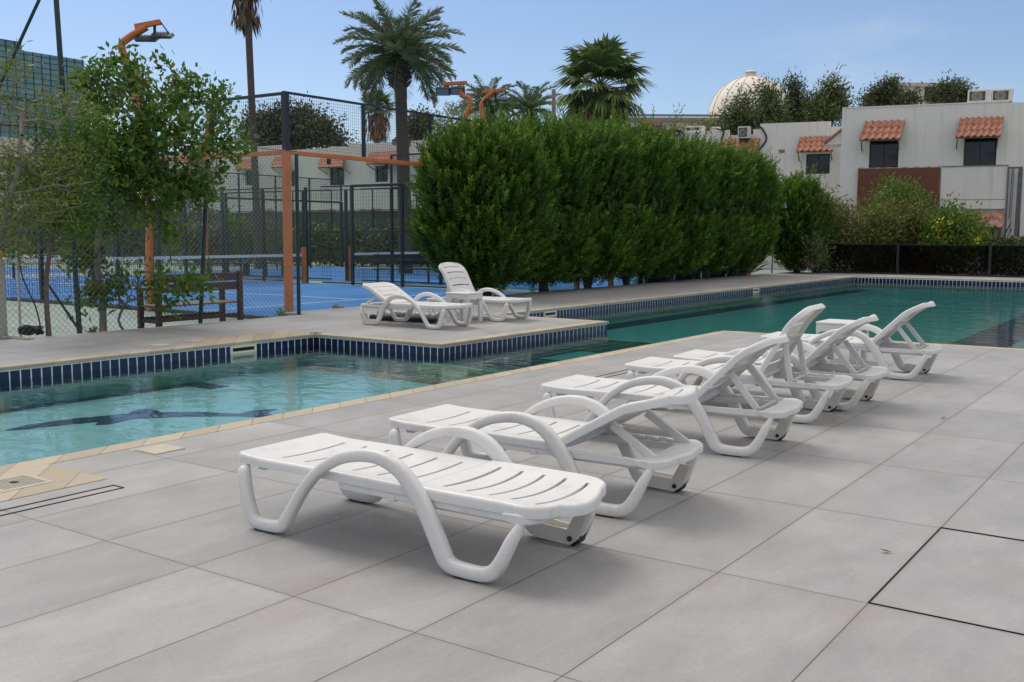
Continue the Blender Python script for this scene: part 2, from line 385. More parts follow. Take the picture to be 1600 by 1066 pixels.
def curtain_wall_mat():
    m, n, b = new_mat("teal_curtain_glass")
    t = n.nodes.new("ShaderNodeTexCoord"); sp = n.nodes.new("ShaderNodeSeparateXYZ"); n.links.new(t.outputs['Object'], sp.inputs[0])
    cb = n.nodes.new("ShaderNodeCombineXYZ")
    n.links.new(math_node(n, 'FLOOR', math_node(n, 'DIVIDE', sp.outputs[0], 1.9)), cb.inputs[0])
    n.links.new(math_node(n, 'FLOOR', math_node(n, 'DIVIDE', sp.outputs[1], 1.9)), cb.inputs[1])
    n.links.new(math_node(n, 'FLOOR', math_node(n, 'DIVIDE', sp.outputs[2], 1.0)), cb.inputs[2])
    wn = n.nodes.new("ShaderNodeTexWhiteNoise"); n.links.new(cb.outputs[0], wn.inputs['Vector'])
    n.links.new(mixc(n, wn.outputs['Value'], (.09, .19, .245), (.13, .245, .30)), b.inputs['Base Color'])
    b.inputs['Roughness'].default_value = .18; b.inputs['Specular IOR Level'].default_value = .8
    return m

def plaster(name, c1, c2):
    """painted render with streaks running down the wall"""
    m, n, b = new_mat(name)
    t = n.nodes.new("ShaderNodeTexCoord")
    q = n.nodes.new("ShaderNodeTexNoise"); q.inputs['Scale'].default_value = .8; q.inputs['Detail'].default_value = 8; n.links.new(t.outputs['Object'], q.inputs['Vector'])
    mpp = n.nodes.new("ShaderNodeMapping"); mpp.inputs['Scale'].default_value = (5, 5, .35); n.links.new(t.outputs['Object'], mpp.inputs['Vector'])
    q2 = n.nodes.new("ShaderNodeTexNoise"); q2.inputs['Scale'].default_value = 1.0; q2.inputs['Detail'].default_value = 5; n.links.new(mpp.outputs[0], q2.inputs['Vector'])
    r = n.nodes.new("ShaderNodeMapRange"); r.inputs[1].default_value = .54; r.inputs[2].default_value = .8; r.inputs[4].default_value = .45; n.links.new(q2.outputs[0], r.inputs[0])
    c = mixc(n, r.outputs[0], mixc(n, q.outputs[0], c1, c2), tuple(.62*v for v in c1))
    n.links.new(c, b.inputs['Base Color']); b.inputs['Roughness'].default_value = .85; b.inputs['Specular IOR Level'].default_value = .2
    q3 = n.nodes.new("ShaderNodeTexNoise"); q3.inputs['Scale'].default_value = 30; n.links.new(t.outputs['Object'], q3.inputs['Vector'])
    bp = n.nodes.new("ShaderNodeBump"); bp.inputs['Strength'].default_value = .25; bp.inputs['Distance'].default_value = .02
    n.links.new(q3.outputs[0], bp.inputs['Height']); n.links.new(bp.outputs[0], b.inputs['Normal'])
    return m

MT = {}
MT['deck'] = deck_mat(); MT['coping'] = coping_mat(); MT['tile'] = pool_tile_mat(); MT['water'] = water_mat()
MT['poolfloor'] = floor_tile_mat("turquoise_pool_floor", (.40, .51, .55), (.48, .58, .62), (.53, .62, .64), .15, .004)
MT['poolfloor_deep'] = floor_tile_mat("deep_pool_floor", (.085, .29, .30), (.11, .34, .345), (.13, .34, .345), .15, .004)
MT['ledge'] = floor_tile_mat("dark_ledge_tiles", (.012, .028, .05), (.02, .045, .075), (.16, .33, .33), .235, .012)
MT['ledge_trim'] = noise_mat("pale_green_edge_tiles", (.22, .34, .22), (.34, .44, .28), 8, .4)
MT['lane'] = noise_mat("navy_lane_tiles", (.006, .018, .07), (.012, .03, .10), 12, .35)
def plastic_mat():
    """white resin, a little chalky and dirty, not quite the same on any two pieces"""
    m, n, b = new_mat("white_resin")
    t = n.nodes.new("ShaderNodeTexCoord"); oi = n.nodes.new("ShaderNodeObjectInfo")
    off = n.nodes.new("ShaderNodeVectorMath"); off.operation = 'ADD'; n.links.new(t.outputs['Object'], off.inputs[0])
    cb = n.nodes.new("ShaderNodeCombineXYZ"); n.links.new(math_node(n, 'MULTIPLY', oi.outputs['Random'], 40.0), cb.inputs[0]); n.links.new(cb.outputs[0], off.inputs[1])
    def nz_(s, d_, r_): 
        q = n.nodes.new("ShaderNodeTexNoise"); q.inputs['Scale'].default_value = s; q.inputs['Detail'].default_value = d_; q.inputs['Roughness'].default_value = r_; n.links.new(off.outputs[0], q.inputs['Vector']); return q.outputs[0]
    c = mixc(n, nz_(2.4, 6, .6), (.74, .735, .72), (.82, .82, .81))
    g = n.nodes.new("ShaderNodeMapRange"); g.inputs[1].default_value = .54; g.inputs[2].default_value = .78; g.inputs[4].default_value = .6; n.links.new(nz_(5.5, 8, .72), g.inputs[0])
    c = mixc(n, g.outputs[0], c, (.47, .43, .37))
    sp = n.nodes.new("ShaderNodeMapRange"); sp.inputs[1].default_value = .70; sp.inputs[2].default_value = .76; sp.inputs[4].default_value = .45; n.links.new(nz_(48, 3, .6), sp.inputs[0])
    c = mixc(n, sp.outputs[0], c, (.34, .31, .27))
    n.links.new(c, b.inputs['Base Color']); n.links.new(math_node(n, 'MULTIPLY_ADD', nz_(9, 5, .6), .35, .24), b.inputs['Roughness'])
    bp = n.nodes.new("ShaderNodeBump"); bp.inputs['Strength'].default_value = .07; bp.inputs['Distance'].default_value = .02
    n.links.new(nz_(60, 3, .5), bp.inputs['Height']); n.links.new(bp.outputs[0], b.inputs['Normal'])
    # thin resin lets some warm light through
    tr = n.nodes.new("ShaderNodeBsdfTranslucent"); tr.inputs['Color'].default_value = (.80, .63, .44, 1)
    ms = n.nodes.new("ShaderNodeMixShader"); ms.inputs[0].default_value = .13; out = n.nodes['Material Output']
    n.links.new(b.outputs[0], ms.inputs[1]); n.links.new(tr.outputs[0], ms.inputs[2]); n.links.new(ms.outputs[0], out.inputs['Surface'])
    return m
MT['plastic'] = plastic_mat()
MT['plastic_back'] = noise_mat("yellowed_resin", (.62, .57, .49), (.74, .70, .63), 5, .5)
MT['rubber'] = noise_mat("black_rubber", (.012, .012, .013), (.03, .03, .03), 20, .75)
MT['black'] = noise_mat("black_painted_steel", (.010, .012, .016), (.022, .024, .03), 6, .45)
MT['green_steel'] = noise_mat("dark_green_coated_steel", (.008, .028, .024), (.016, .045, .038), 8, .5)
MT['chain'] = noise_mat("green_coated_wire", (.09, .11, .10), (.16, .19, .175), 8, .5)
MT['wire'] = noise_mat("dark_mesh_wire", (.012, .016, .022), (.03, .035, .045), 8, .5)
MT['orange'] = noise_mat("orange_painted_steel", (.44, .125, .035), (.56, .175, .055), 3, .48, bump=.04)
MT['court_blue'] = noise_mat("blue_court_surface", (.055, .165, .44), (.095, .235, .54), .55, .9, detail=8, spec=.08)
MT['court_green'] = noise_mat("grey_green_court", (.23, .29, .27), (.31, .37, .34), .8, .9, detail=8, spec=.1)
MT['white_line'] = noise_mat("white_line_paint", (.55, .6, .62), (.72, .75, .76), 9, .8)
MT['kerb'] = noise_mat("dark_kerb", (.03, .035, .04), (.07, .075, .08), 9, .8)
MT['ground'] = noise_mat("sandy_ground", (.20, .17, .13), (.30, .26, .20), .6, .95, bump=.4, bscale=4)
MT['wood'] = noise_mat("brown_stained_wood", (.045, .018, .013), (.085, .036, .024), 3, .55, stretch=(1, 9, 9))
MT['wood_seat'] = noise_mat("worn_wood_seat", (.16, .10, .07), (.26, .18, .13), 3, .6, stretch=(1, 9, 9))
MT['slat'] = noise_mat("red_brown_slats", (.19, .068, .036), (.275, .10, .055), 2, .6, stretch=(6, 6, 1))
MT['wall'] = plaster("white_plaster", (.72, .69, .64), (.81, .78, .73))
MT['wall2'] = plaster("cream_plaster", (.62, .60, .55), (.70, .68, .63))
MT['wall_far'] = plaster("pale_far_plaster", (.50, .46, .38), (.58, .54, .45))
MT['tiles'] = noise_mat("terracotta_tiles", (.27, .10, .062), (.46, .21, .14), 7, .75, detail=4)
MT['tiles_old'] = noise_mat("weathered_terracotta_tiles", (.28, .10, .075), (.55, .36, .28), 4, .8, detail=4)
MT['pane'] = noise_mat("dark_window_glass", (.010, .010, .011), (.022, .021, .022), 1.5, .08)
MT['frame'] = noise_mat("dark_window_frame", (.008, .008, .009), (.016, .015, .015), 5, .4)
MT['opening'] = noise_mat("dark_interior", (.006, .006, .006), (.012, .011, .011), 2, .9)
MT['ac'] = noise_mat("off_white_sheet_metal", (.52, .51, .47), (.62, .61, .57), 4, .5)
MT['ac_dark'] = noise_mat("dark_fan_grille", (.03, .03, .03), (.07, .07, .07), 12, .6)
MT['pipe'] = noise_mat("grey_conduit", (.10, .11, .13), (.17, .18, .20), 5, .5)
MT['dome'] = noise_mat("cream_dome_shell", (.74, .69, .60), (.79, .74, .65), .3, .75)
MT['dome_rib'] = noise_mat("tan_dome_rib", (.62, .55, .45), (.68, .61, .50), .6, .75)
MT['curtain'] = curtain_wall_mat()
MT['mullion'] = noise_mat("dark_mullion", (.015, .035, .045), (.025, .05, .06), 3, .5)
MT['glass'] = glass_mat("court_glass", (.90, .945, .925), .005, (.50, .55, .53), 1.13)
MT['smoke'] = glass_mat("smoked_fence_mesh", (.42, .425, .44), .02, (.06, .06, .065), 1.12)
MT['screen'] = noise_mat("green_windscreen", (.040, .068, .056), (.062, .095, .078), 1.5, .85)
MT['stone'] = noise_mat("rubble_wall", (.20, .165, .14), (.34, .29, .25), 3, .95, bump=.6)
MT['concrete'] = noise_mat("weathered_concrete", (.18, .16, .14), (.30, .27, .235), 6, .9, bump=.3)
MT['post_white'] = noise_mat("cream_painted_post", (.46, .43, .36), (.55, .52, .45), 4, .8)
MT['lamp_body'] = noise_mat("dark_lamp_housing", (.03, .033, .04), (.06, .065, .075), 6, .4, metallic=.3)
MT['lamp_glass'] = noise_mat("grey_lamp_glass", (.26, .27, .29), (.36, .37, .39), 9, .15)
MT['bark'] = noise_mat("grey_brown_bark", (.10, .085, .065), (.19, .165, .13), 9, .9, bump=.5, stretch=(3, 3, .6))
MT['bark_dark'] = noise_mat("dark_bark", (.04, .032, .025), (.09, .072, .055), 9, .9, bump=.5, stretch=(3, 3, .6))
MT['bark_pale'] = noise_mat("pale_grey_bark", (.16, .145, .12), (.28, .26, .22), 9, .9, bump=.4, stretch=(3, 3, .6))
MT['palm_bark'] = noise_mat("ringed_palm_bark", (.055, .042, .032), (.13, .10, .078), 5, .95, bump=.7, stretch=(1, 1, 9))
MT['skirt'] = noise_mat("dead_palm_fronds", (.09, .058, .035), (.19, .13, .08), 6, .9, stretch=(5, 5, .7))
MT['hedge'] = hedge_mat("hedge_leaves", [(0, (.028, .062, .010)), (.4, (.074, .152, .018)), (.75, (.180, .295, .030)), (1, (.32, .44, .055))], .42)
MT['ficus'] = leaf_mat("ficus_leaves", [(0, (.05, .115, .018)), (.5, (.10, .20, .030)), (.85, (.15, .26, .045)), (.95, (.20, .22, .035)), (1, (.34, .22, .03))], .35)
MT['yellowgreen'] = leaf_mat("yellow_green_leaves", [(0, (.10, .16, .022)), (.6, (.17, .235, .035)), (.9, (.26, .29, .05)), (1, (.32, .27, .07))], .35)
MT['olive'] = leaf_mat("olive_leaves", [(0, (.055, .085, .030)), (.6, (.10, .14, .045)), (1, (.165, .19, .075))], .25)
MT['dark_leaf'] = leaf_mat("dark_tree_leaves", [(0, (.045, .062, .027)), (.6, (.085, .108, .045)), (1, (.15, .15, .065))], .2)
MT['brown_leaf'] = leaf_mat("dry_brown_leaves", [(0, (.10, .13, .03)), (.6, (.18, .215, .05)), (1, (.25, .225, .08))], .25)
MT['bright_leaf'] = leaf_mat("bright_green_leaves", [(0, (.06, .14, .018)), (.6, (.11, .22, .03)), (1, (.17, .28, .05))], .35)
MT['lime_leaf'] = leaf_mat("lime_green_leaves", [(0, (.13, .20, .025)), (.6, (.20, .27, .04)), (1, (.27, .32, .06))], .3)
MT['flower_y'] = leaf_mat("yellow_petals", [(0, (.62, .48, .02)), (1, (.80, .66, .05))], .2)
MT['flower_p'] = leaf_mat("pink_petals", [(0, (.5, .13, .22)), (1, (.62, .24, .34))], .2)
MT['date'] = leaf_mat("date_palm_leaflets", [(0, (.08, .12, .055)), (.6, (.145, .20, .095)), (1, (.25, .29, .16))], .2)
MT['fan'] = leaf_mat("fan_palm_leaves", [(0, (.07, .125, .04)), (.6, (.13, .205, .065)), (1, (.27, .30, .12))], .2)
MT['agave'] = leaf_mat("grey_green_blades", [(0, (.10, .15, .08)), (1, (.17, .22, .12))], .2)
MT['drain'] = noise_mat("cream_plastic_frame", (.60, .57, .48), (.68, .65, .56), 20, .6)
MT['lid'] = noise_mat("weathered_cream_lid", (.40, .36, .28), (.50, .46, .37), 12, .7)
MT['tarp'] = noise_mat("grey_plastic_sheet", (.16, .17, .17), (.42, .43, .43), 7, .35, bump=.8, bscale=6)
# ================================================================== SETTING
PX, PY = -4.18, 9.85            # near deck edges (pool side, far side)
FX = -8.5                       # far pool wall
PEN = (-6.3, 6.0, 10.2)         # peninsula: x edge, y0, y1
FARY = 30.9; WZ = -0.15; CW = .16; CT = .035
def struct(name, mb, mat, **k):
    o = mb.build(name, mat, **k); o['kind'] = 'structure'; return o
gm = MB()      # one sheet to the horizon with an opening for the pool
gx, gy = (-500, -8.8, 9.2, 500), (-300, -14, 31.1, 700)
gm.v = [(x, y, -.42) for y in gy for x in gx]
gm.f = [(4*j+i, 4*j+i+1, 4*j+i+5, 4*j+i+4) for j in range(3) for i in range(3) if (i, j) != (1, 1)]
struct("ground", gm, MT['ground'], recalc=False)
dz = -.004
deck = MB()
deck.box(PX+CW, 14, -14, PY-CW, -.12, dz)
struct("pool_deck", deck, MT['deck'])
fd = MB()
fd.box(-11.08, FX-CW, -14, 8.3, -.35, dz); fd.box(-11.7, FX-CW, 8.3, FARY+CW, -.35, dz)
fd.box(FX-CW, PEN[0]-CW, PEN[1]+CW, PEN[2]-CW, -.12, dz)
fd.box(-11.7, 14, FARY+CW, 33.6, -.35, dz)
struct("far_deck", fd, MT['deck'])
cop = MB()
def strip(x0, x1, y0, y1): cop.box(x0, x1, y0, y1, -CT, 0)
strip(PX-.02, PX+CW, -14, PY); strip(PX+CW, 14, PY-CW, PY+.02)
strip(FX-CW, FX+.02, -14, PEN[1]); strip(FX-CW, FX+.02, PEN[2], FARY)
strip(FX+.02, PEN[0]+.02, PEN[1]-.02, PEN[1]+CW); strip(PEN[0]-CW, PEN[0]+.02, PEN[1]+CW, PEN[2]-CW); strip(FX+.02, PEN[0]+.02, PEN[2]-CW, PEN[2]+.02)
strip(FX-CW, 14, FARY, FARY+CW)
struct("pool_coping", cop, MT['coping'], bevel=.006)
# beige paving patches let into the decks
pat = MB(); pat.box(-4.02, -3.42, -2.3, -.52, dz-.01, .0); struct("beige_paving", pat, MT['coping'])
pat = MB(); pat.box(-9.22, FX-CW, 4.35, 6.1, dz-.01, .0); struct("beige_paving", pat, MT['coping'])
# pool walls
DK, DM = -.44, -.36
wl = MB()
def wall(x0, y0, x1, y1, zb, t=.2, side=1):
    """vertical wall sheet block with its water face on the line"""
    if abs(x1-x0) < 1e-6: wl.box(min(x0, x0+side*t), max(x0, x0+side*t), min(y0,y1), max(y0,y1), zb, -CT)
    else: wl.box(min(x0,x1), max(x0,x1), min(y0, y0+side*t), max(y0, y0+side*t), zb, -CT)
wall(PX, -14, PX, PY-.2, DM, side=1); wall(PX, PY, 14, PY, DM, side=-1)
wall(FX, -14, FX, PEN[1], DK, side=-1); wall(FX, PEN[2], FX, FARY, DM, side=-1)
wall(FX, PEN[1], PEN[0]-.2, PEN[1], DK, side=1); wall(PEN[0], PEN[1], PEN[0], PEN[2], DM, side=-1); wall(FX, PEN[2], PEN[0]-.2, PEN[2], DM, side=-1)
wall(FX, FARY, 14, FARY, DM, side=1); wall(9, PY, 9, FARY, DM, side=1); 
struct("pool_wall", wl, MT['tile'])
fl = MB(); fl.box(FX-.1, PX+.1, -14, 5.62, DK-.15, DK); struct("pool_floor", fl, MT['poolfloor'])
fl = MB(); fl.box(FX-.1, 9.1, 9.5, FARY+.1, DM-.15, DM); struct("pool_floor", fl, MT['poolfloor_deep'])
lg = MB(); lg.box(PEN[0]-.05, PX+.05, 5.74, 9.48, DM, -.22); struct("pool_ledge", lg, MT['ledge'])
lg = MB(); lg.box(PEN[0]-.05, PX+.05, 5.62, 5.74, DM, -.21); lg.box(PEN[0]-.05, PX+.05, 9.48, 9.58, DM, -.21); struct("pool_ledge_trim", lg, MT['ledge_trim'])
lg = MB(); lg.box(-5.45, -4.75, 6.95, 7.95, -.23, -.213); struct("pool_ledge_panel", lg, MT['poolfloor_deep'])
# lane marks on the floors
def lane(p0, p1, w, z, k):
    """straight dark line on the floor between two points"""
    p0 = np.array(p0[:2]); p1 = np.array(p1[:2]); t_ = (p1-p0)/np.linalg.norm(p1-p0); s_ = np.array((-t_[1], t_[0]))*w/2
    struct("lane_marking", MB().prism([p0+s_, p1+s_, p1-s_, p0-s_], z, z+k), MT['lane'])
q = at_z(100, 628, DK); lane((q[0], -8), (q[0], 3.9), .28, DK, .004); lane((q[0]-.55, 3.9), (q[0]+.55, 3.9), .28, DK, .0048)
lane((-7.72, 10.3), (-7.72, 29.2), .55, DM, .004)
lane((-1.45, 10.6), (-1.45, 29.2), .85, DM, .004)
lane((-8.4, 9.95), (-4.3, 9.95), .5, DM, .0048)
# leaping-fish mosaic on the shallow floor (a plain curved fish shape)
fish = [(-1.15,0),(-.95,.16),(-.55,.27),(-.1,.30),(.02,.46),(.14,.46),(.2,.27),(.55,.15),(.85,-.03),(1.05,.06),(1.25,.04),(1.1,-.09),(1.15,-.26),(.98,-.22),(.8,-.12),(.35,.02),(-.1,.08),(-.3,-.06),(-.42,-.04),(-.38,.07),(-.8,.03),(-.98,-.02)]
ang = math.radians(62); ca, sa = math.cos(ang), math.sin(ang)
fc = at_z(225, 657, DK)
mbf = MB(); mbf.prism([(fc[0]+1.05*(u*ca-1.35*v*sa), fc[1]+1.05*(u*sa+1.35*v*ca)) for (u, v) in fish], DK, DK+.005)
struct("pool_floor_mosaic", mbf, MT['lane'])
# water
wt = MB(); z = WZ
wt.v = [(FX,-14,z),(PX,-14,z),(PX,PEN[1],z),(PEN[0],PEN[1],z),(FX,PEN[1],z),(PX,PY,z),(PX,PEN[2],z),(PEN[0],PEN[2],z),(FX,PEN[2],z),(9,PY,z),(9,PEN[2],z),(FX,FARY,z),(9,FARY,z)]
wt.f = [(0,1,2,3,4),(3,2,5,6,7),(5,9,10,6),(8,7,6,10,12,11)]
w_o = struct("pool_water", wt, MT['water'], recalc=False)

# loose slab edges: the open dark joints at the right
jt = MB()
jt.box(.598, .6025, 0, 1.2, dz, .0006); jt.box(.6025, 2.4, 1.197, 1.205, dz, .0006); jt.box(.6025, 2.4, -.002, .0015, dz, .0006)
struct("open_deck_joint", jt, MT['opening'])
# slot drain
sd = MB(); sd.box(-3.265, -3.259, -2.6, -.585, dz, .0008); sd.box(-3.175, -3.168, -2.6, -.585, dz, .0008); sd.box(-3.259, -3.175, -.591, -.585, dz, .0008)
tag(sd.build("slot_drain", MT['kerb']), "narrow slot drain with two dark lines in the near deck, beside the beige patch", "drain")
sd = MB(); q0 = at_z(925, 590); sd.box(q0[0]-.004, q0[0]+.004, q0[1]-.2, q0[1]+1.2, dz, .0008); sd.box(q0[0]+.096, q0[0]+.104, q0[1]-.2, q0[1]+1.2, dz, .0008)
tag(sd.build("slot_drain", MT['kerb']), "narrow slot drain running under the feet of the far loungers on the near deck", "drain")
# skimmer lids and skimmer mouths
def lid(x, y, sx, sy, name, label, cat, lattice=False):
    t = thing(name, label, cat, (x, y, 0))
    MB().box(-sx/2, sx/2, -sy/2, sy/2, -.02, .004).build("lid", MT['lid'], t, bevel=.003)
    if lattice:
        g = MB(); k = 0
        n = 13
        for i in range(n):
            for j in range(n):
                a = -sx/2+.03+(sx-.06)*(i+.5)/n; b_ = -sy/2+.03+(sy-.06)*(j+.5)/n
                if abs(i-n//2)+abs(j-n//2) < 2: continue
                g.box(a-.005, a+.005, b_-.005, b_+.005, .004, .0048)
        g.build("lattice_holes", MT['ac_dark'], t)
        MB().lathe([(0,.0062),(.022,.0062),(.025,.004)], 16).build("finger_hole", MT['opening'], t)
    return t
lid(-3.735, -.88, .30, .30, "drain_cover", "square cream lattice drain cover set in the beige paving at the pool edge", "drain cover", True)
p = at_z(250, 702); lid(p[0], p[1], .22, .22, "skimmer_lid", "small plain cream lid on the grey deck beside the near coping", "skimmer lid")
p = at_z(250, 539); lid(p[0], p[1], .22, .22, "skimmer_lid", "small cream lid in the far deck beyond the left pool", "skimmer lid")
def skimmer(y, label):
    t = thing("pool_skimmer", label, "skimmer", (FX, y, -.15), group="skimmers in the far pool wall")
    f = MB(); w = .21
    f.box(0, .012, -w, w, .075, .115); f.box(0, .012, -w, w, -.12, -.085); f.box(0, .012, -w, -w+.035, -.085, .075); f.box(0, .012, w-.035, w, -.085, .075)
    f.build("frame", MT['drain'], t)
    MB().box(-.002, .004, -w+.035, w-.035, -.085, .03).build("flap", MT['drain'], t)
    MB().box(-.002, .003, -w+.035, w-.035, .03, .075).build("mouth", MT['opening'], t)
skimmer(4.75, "cream skimmer mouth in the navy tile band of the left pool")
skimmer(11.95, "cream skimmer mouth just past the peninsula with the two loungers")
skimmer(22.1, "cream skimmer mouth in the tile band in front of the hedge")

# courts
CZ = -.20; K = at_depth(447, 240, 18.0); KX, KY = float(K[0]), float(K[1]); C2 = KY+10.0; KW = KX-20.0
struct("court_surround", MB().box(-75, -11.08, -25, 75, -.40, CZ-.012), MT['court_green'])
struct("blue_court", MB().box(KW, KX, KY, C2, -.30, CZ), MT['court_blue'])
struct("blue_court", MB().box(KW-1, KX-.3, C2+1.4, C2+11.4, -.30, CZ), MT['court_blue'])
struct("blue_court", MB().box(KW-24, KW-3, KY-2, C2+2, -.30, CZ), MT['court_blue'])
lines = MB()
for (x0, x1, y0, y1) in ((KX-3.05, KX-3, KY, C2), (KW+3, KW+3.05, KY, C2), (KW+3.05, KX-3.05, (KY+C2)/2-.025, (KY+C2)/2+.025)): lines.box(x0, x1, y0, y1, CZ, CZ+.004)
struct("court_line", lines, MT['white_line'])
struct("court_kerb", MB().box(KW, KX, KY-.14, KY-.04, CZ-.02, CZ+.05), MT['kerb'])
struct("court_kerb", MB().box(-11.2, -11.08, -14, 8.3, CZ-.02, -.02), MT['concrete'])

# ================================================================== LOUNGERS
PROF = [(-.868,.283),(-.860,.258),(-.835,.158),(-.808,.075),(-.79,.045),(-.755,.030),(-.66,.030),(-.61,.040),(-.585,.065),(-.535,.140),(-.465,.238),(-.374,.330),(-.264,.395),(-.170,.424),(-.08,.434),(-.005,.424),(.075,.388),(.152,.309),(.208,.225),(.255,.134),(.292,.062),(.315,.042),(.35,.032),(.455,.030),(.505,.042),(.538,.072),(.568,.125),(.592,.180),(.606,.212),(.616,.238),(.620,.256)]
THK = [.020,.030,.033,.033,.032,.029,.029,.031,.030,.026,.024,.024,.026,.028,.029,.031,.034,.037,.038,.039,.037,.034,.031,.030,.031,.030,.027,.025,.023,.018,.012]
def side_frame(y):
    PR = [(x*(1.05 if x > 0 else 1.035), z) for (x, z) in PROF]
    sg = 1 if y > 0 else -1; ins = {0: .030, 1: .012, 27: .006, 28: .014, 29: .024, 30: .034}
    P = smooth_path([(x, y-sg*ins.get(i, 0), z) for i, (x, z) in enumerate(PR)], 4); n = len(P)
    th = np.interp(np.linspace(0, len(THK)-1, n), range(len(THK)), THK)
    return MB().sweep(P, [.0262]*n, th*1.0, 3.2, 14)
def panel(L, hw, slots, zf, sk, curve, r0, r1, slot_v=.74, sw=.017):
    """slatted moulded panel: top skin with open transverse slots, thickness and a rounded skirt.
    maps local s in [0,L] along x and v in [-1,1]; zf(s, v) height"""
    xs = set([0, L])
    for k in range(1, 7):
        a = math.pi/2*k/6
        if r0: xs.add(round(r0*(1-math.cos(a)), 5))
        if r1: xs.add(round(L-r1*(1-math.cos(a)), 5))
    for s_ in slots: xs.add(s_-sw/2); xs.add(s_+sw/2)
    x = 0
    while x < L: xs.add(round(x, 5)); x += .04
    xs = sorted(xs); xs = [x for i, x in enumerate(xs) if i == 0 or x-xs[i-1] > 2e-4]
    vsn = [-1, -.92, -.84, -slot_v, -.6, -.45, -.3, -.15, 0, .15, .3, .45, .6, slot_v, .84, .92, 1]
    def hwid(s):
        h = hw
        if r0 and s < r0: h = hw-r0+math.sqrt(max(0, r0*r0-(r0-s)**2))
        if r1 and s > L-r1: h = min(h, hw-r1+math.sqrt(max(0, r1*r1-(s-L+r1)**2)))
        return h
    def pt(s, v, inset=0, dz_=0):
        h = hwid(s)
        return (s+curve(s)*(1-v*v), v*h, zf(s, v)+dz_)
    m = MB(); nx, nv = len(xs), len(vsn)
    V = [pt(s, v) for s in xs for v in vsn]
    Fc = []
    for i in range(nx-1):
        mid = (xs[i]+xs[i+1])/2
        is_slot = any(abs(mid-s_) < sw/2 for s_ in slots)
        for j in range(nv-1):
            if is_slot and abs(vsn[j]+vsn[j+1])/2 < slot_v: continue
            Fc.append((i*nv+j, (i+1)*nv+j, (i+1)*nv+j+1, i*nv+j+1))
    # thickness: a copy 11 mm lower joined along the slot rims by side quads
    T = .011; nb = len(V)
    V2 = [(p[0], p[1], p[2]-T) for p in V]; F2 = [tuple(nb+k for k in reversed(f)) for f in Fc]
    ed = {}
    for f in Fc:
        for a, b in zip(f, f[1:]+f[:1]): ed[(a, b)] = ed.get((a, b), 0)+1
    side = [(b, a, nb+a, nb+b) for (a, b) in ed if (b, a) not in ed]
    m.add(V+V2, Fc+F2+side)
    # skirt all round
    ring = [(0, j) for j in range(nv)] + [(i, nv-1) for i in range(1, nx)] + [(nx-1, j) for j in range(nv-2, -1, -1)] + [(i, 0) for i in range(nx-2, 0, -1)]
    c = np.array([V[i*nv+j] for (i, j) in ring]); n = len(c); nxt = np.roll(c, -1, 0); prv = np.roll(c, 1, 0)
    t = nxt-prv; nr = np.stack([-t[:,1], t[:,0]], -1)
    nr /= np.linalg.norm(nr, axis=1)[:,None]+1e-9
    ctr = c[:, :2].mean(0)
    if ((c[:, :2]-ctr)*nr).sum() < 0: nr = -nr
    loops = []
    for (o_, d_) in ((0, .0005), (.006, -.0015), (.011, -.007), (.013, -.015), (.013, -sk), (.006, -sk), (.004, -.013)):
        q = c.copy(); q[:, :2] += nr*o_; q[:, 2] += d_; loops.append(q)
    VV = np.concatenate(loops); FF = []
    for a in range(len(loops)-1):
        for k in range(n): FF.append((a*n+k, a*n+(k+1)%n, (a+1)*n+(k+1)%n, (a+1)*n+k))
    m.add(VV, FF)
    return m
HX, HZ = .12, .318          # hinge
def seat_mb():
    L = .95+HX-.012
    zf = lambda s, v: .325 + .012*max(0, 1-s/.25)**2*1.2 - .016*(1-v*v)*min(1, .35+s/.5) + .004*math.sin(s*3)
    m = panel(L, .285, [.215+.147*k for k in range(6)], zf, .042, lambda s: -.018*max(0, 1-s/.12), .035, 0)
    m.v = [(x-.95, y, z) for (x, y, z) in m.v]; return m
BL = .625
def back_mb(theta):
    zf = lambda s, v: .012 - .020*(1-v*v)*min(1, s/.15+.2)
    m = panel(BL, .285, [.09+.110*k for k in range(5)], zf, .046, lambda s: .036*min(1, s/.25), 0, .115)
    out = []
    k0 = .405; bend = math.radians(17 if theta > .1 else 3)
    for (s, y, z) in m.v:
        if s > k0:
            e = min(1, (s-k0)/.10); a = bend*(e*.5 if s-k0 < .10 else 1)
            # arc of 0.10 m then straight
            if s-k0 < .10:
                R = .10/bend; b = (s-k0)/R; px, pz = k0+(R+0)*math.sin(b), -R*(1-math.cos(b)); a = b
            else:
                R = .10/bend; px, pz = k0+R*math.sin(bend)+(s-k0-.10)*math.cos(bend), -R*(1-math.cos(bend))-(s-k0-.10)*math.sin(bend); a = bend
            s2, z2 = px+z*math.sin(a), pz+z*math.cos(a)
        else: s2, z2 = s, z
        out.append((HX+s2*math.cos(theta)-z2*math.sin(theta), y, HZ+s2*math.sin(theta)+z2*math.cos(theta)))
    m.v = out; return m
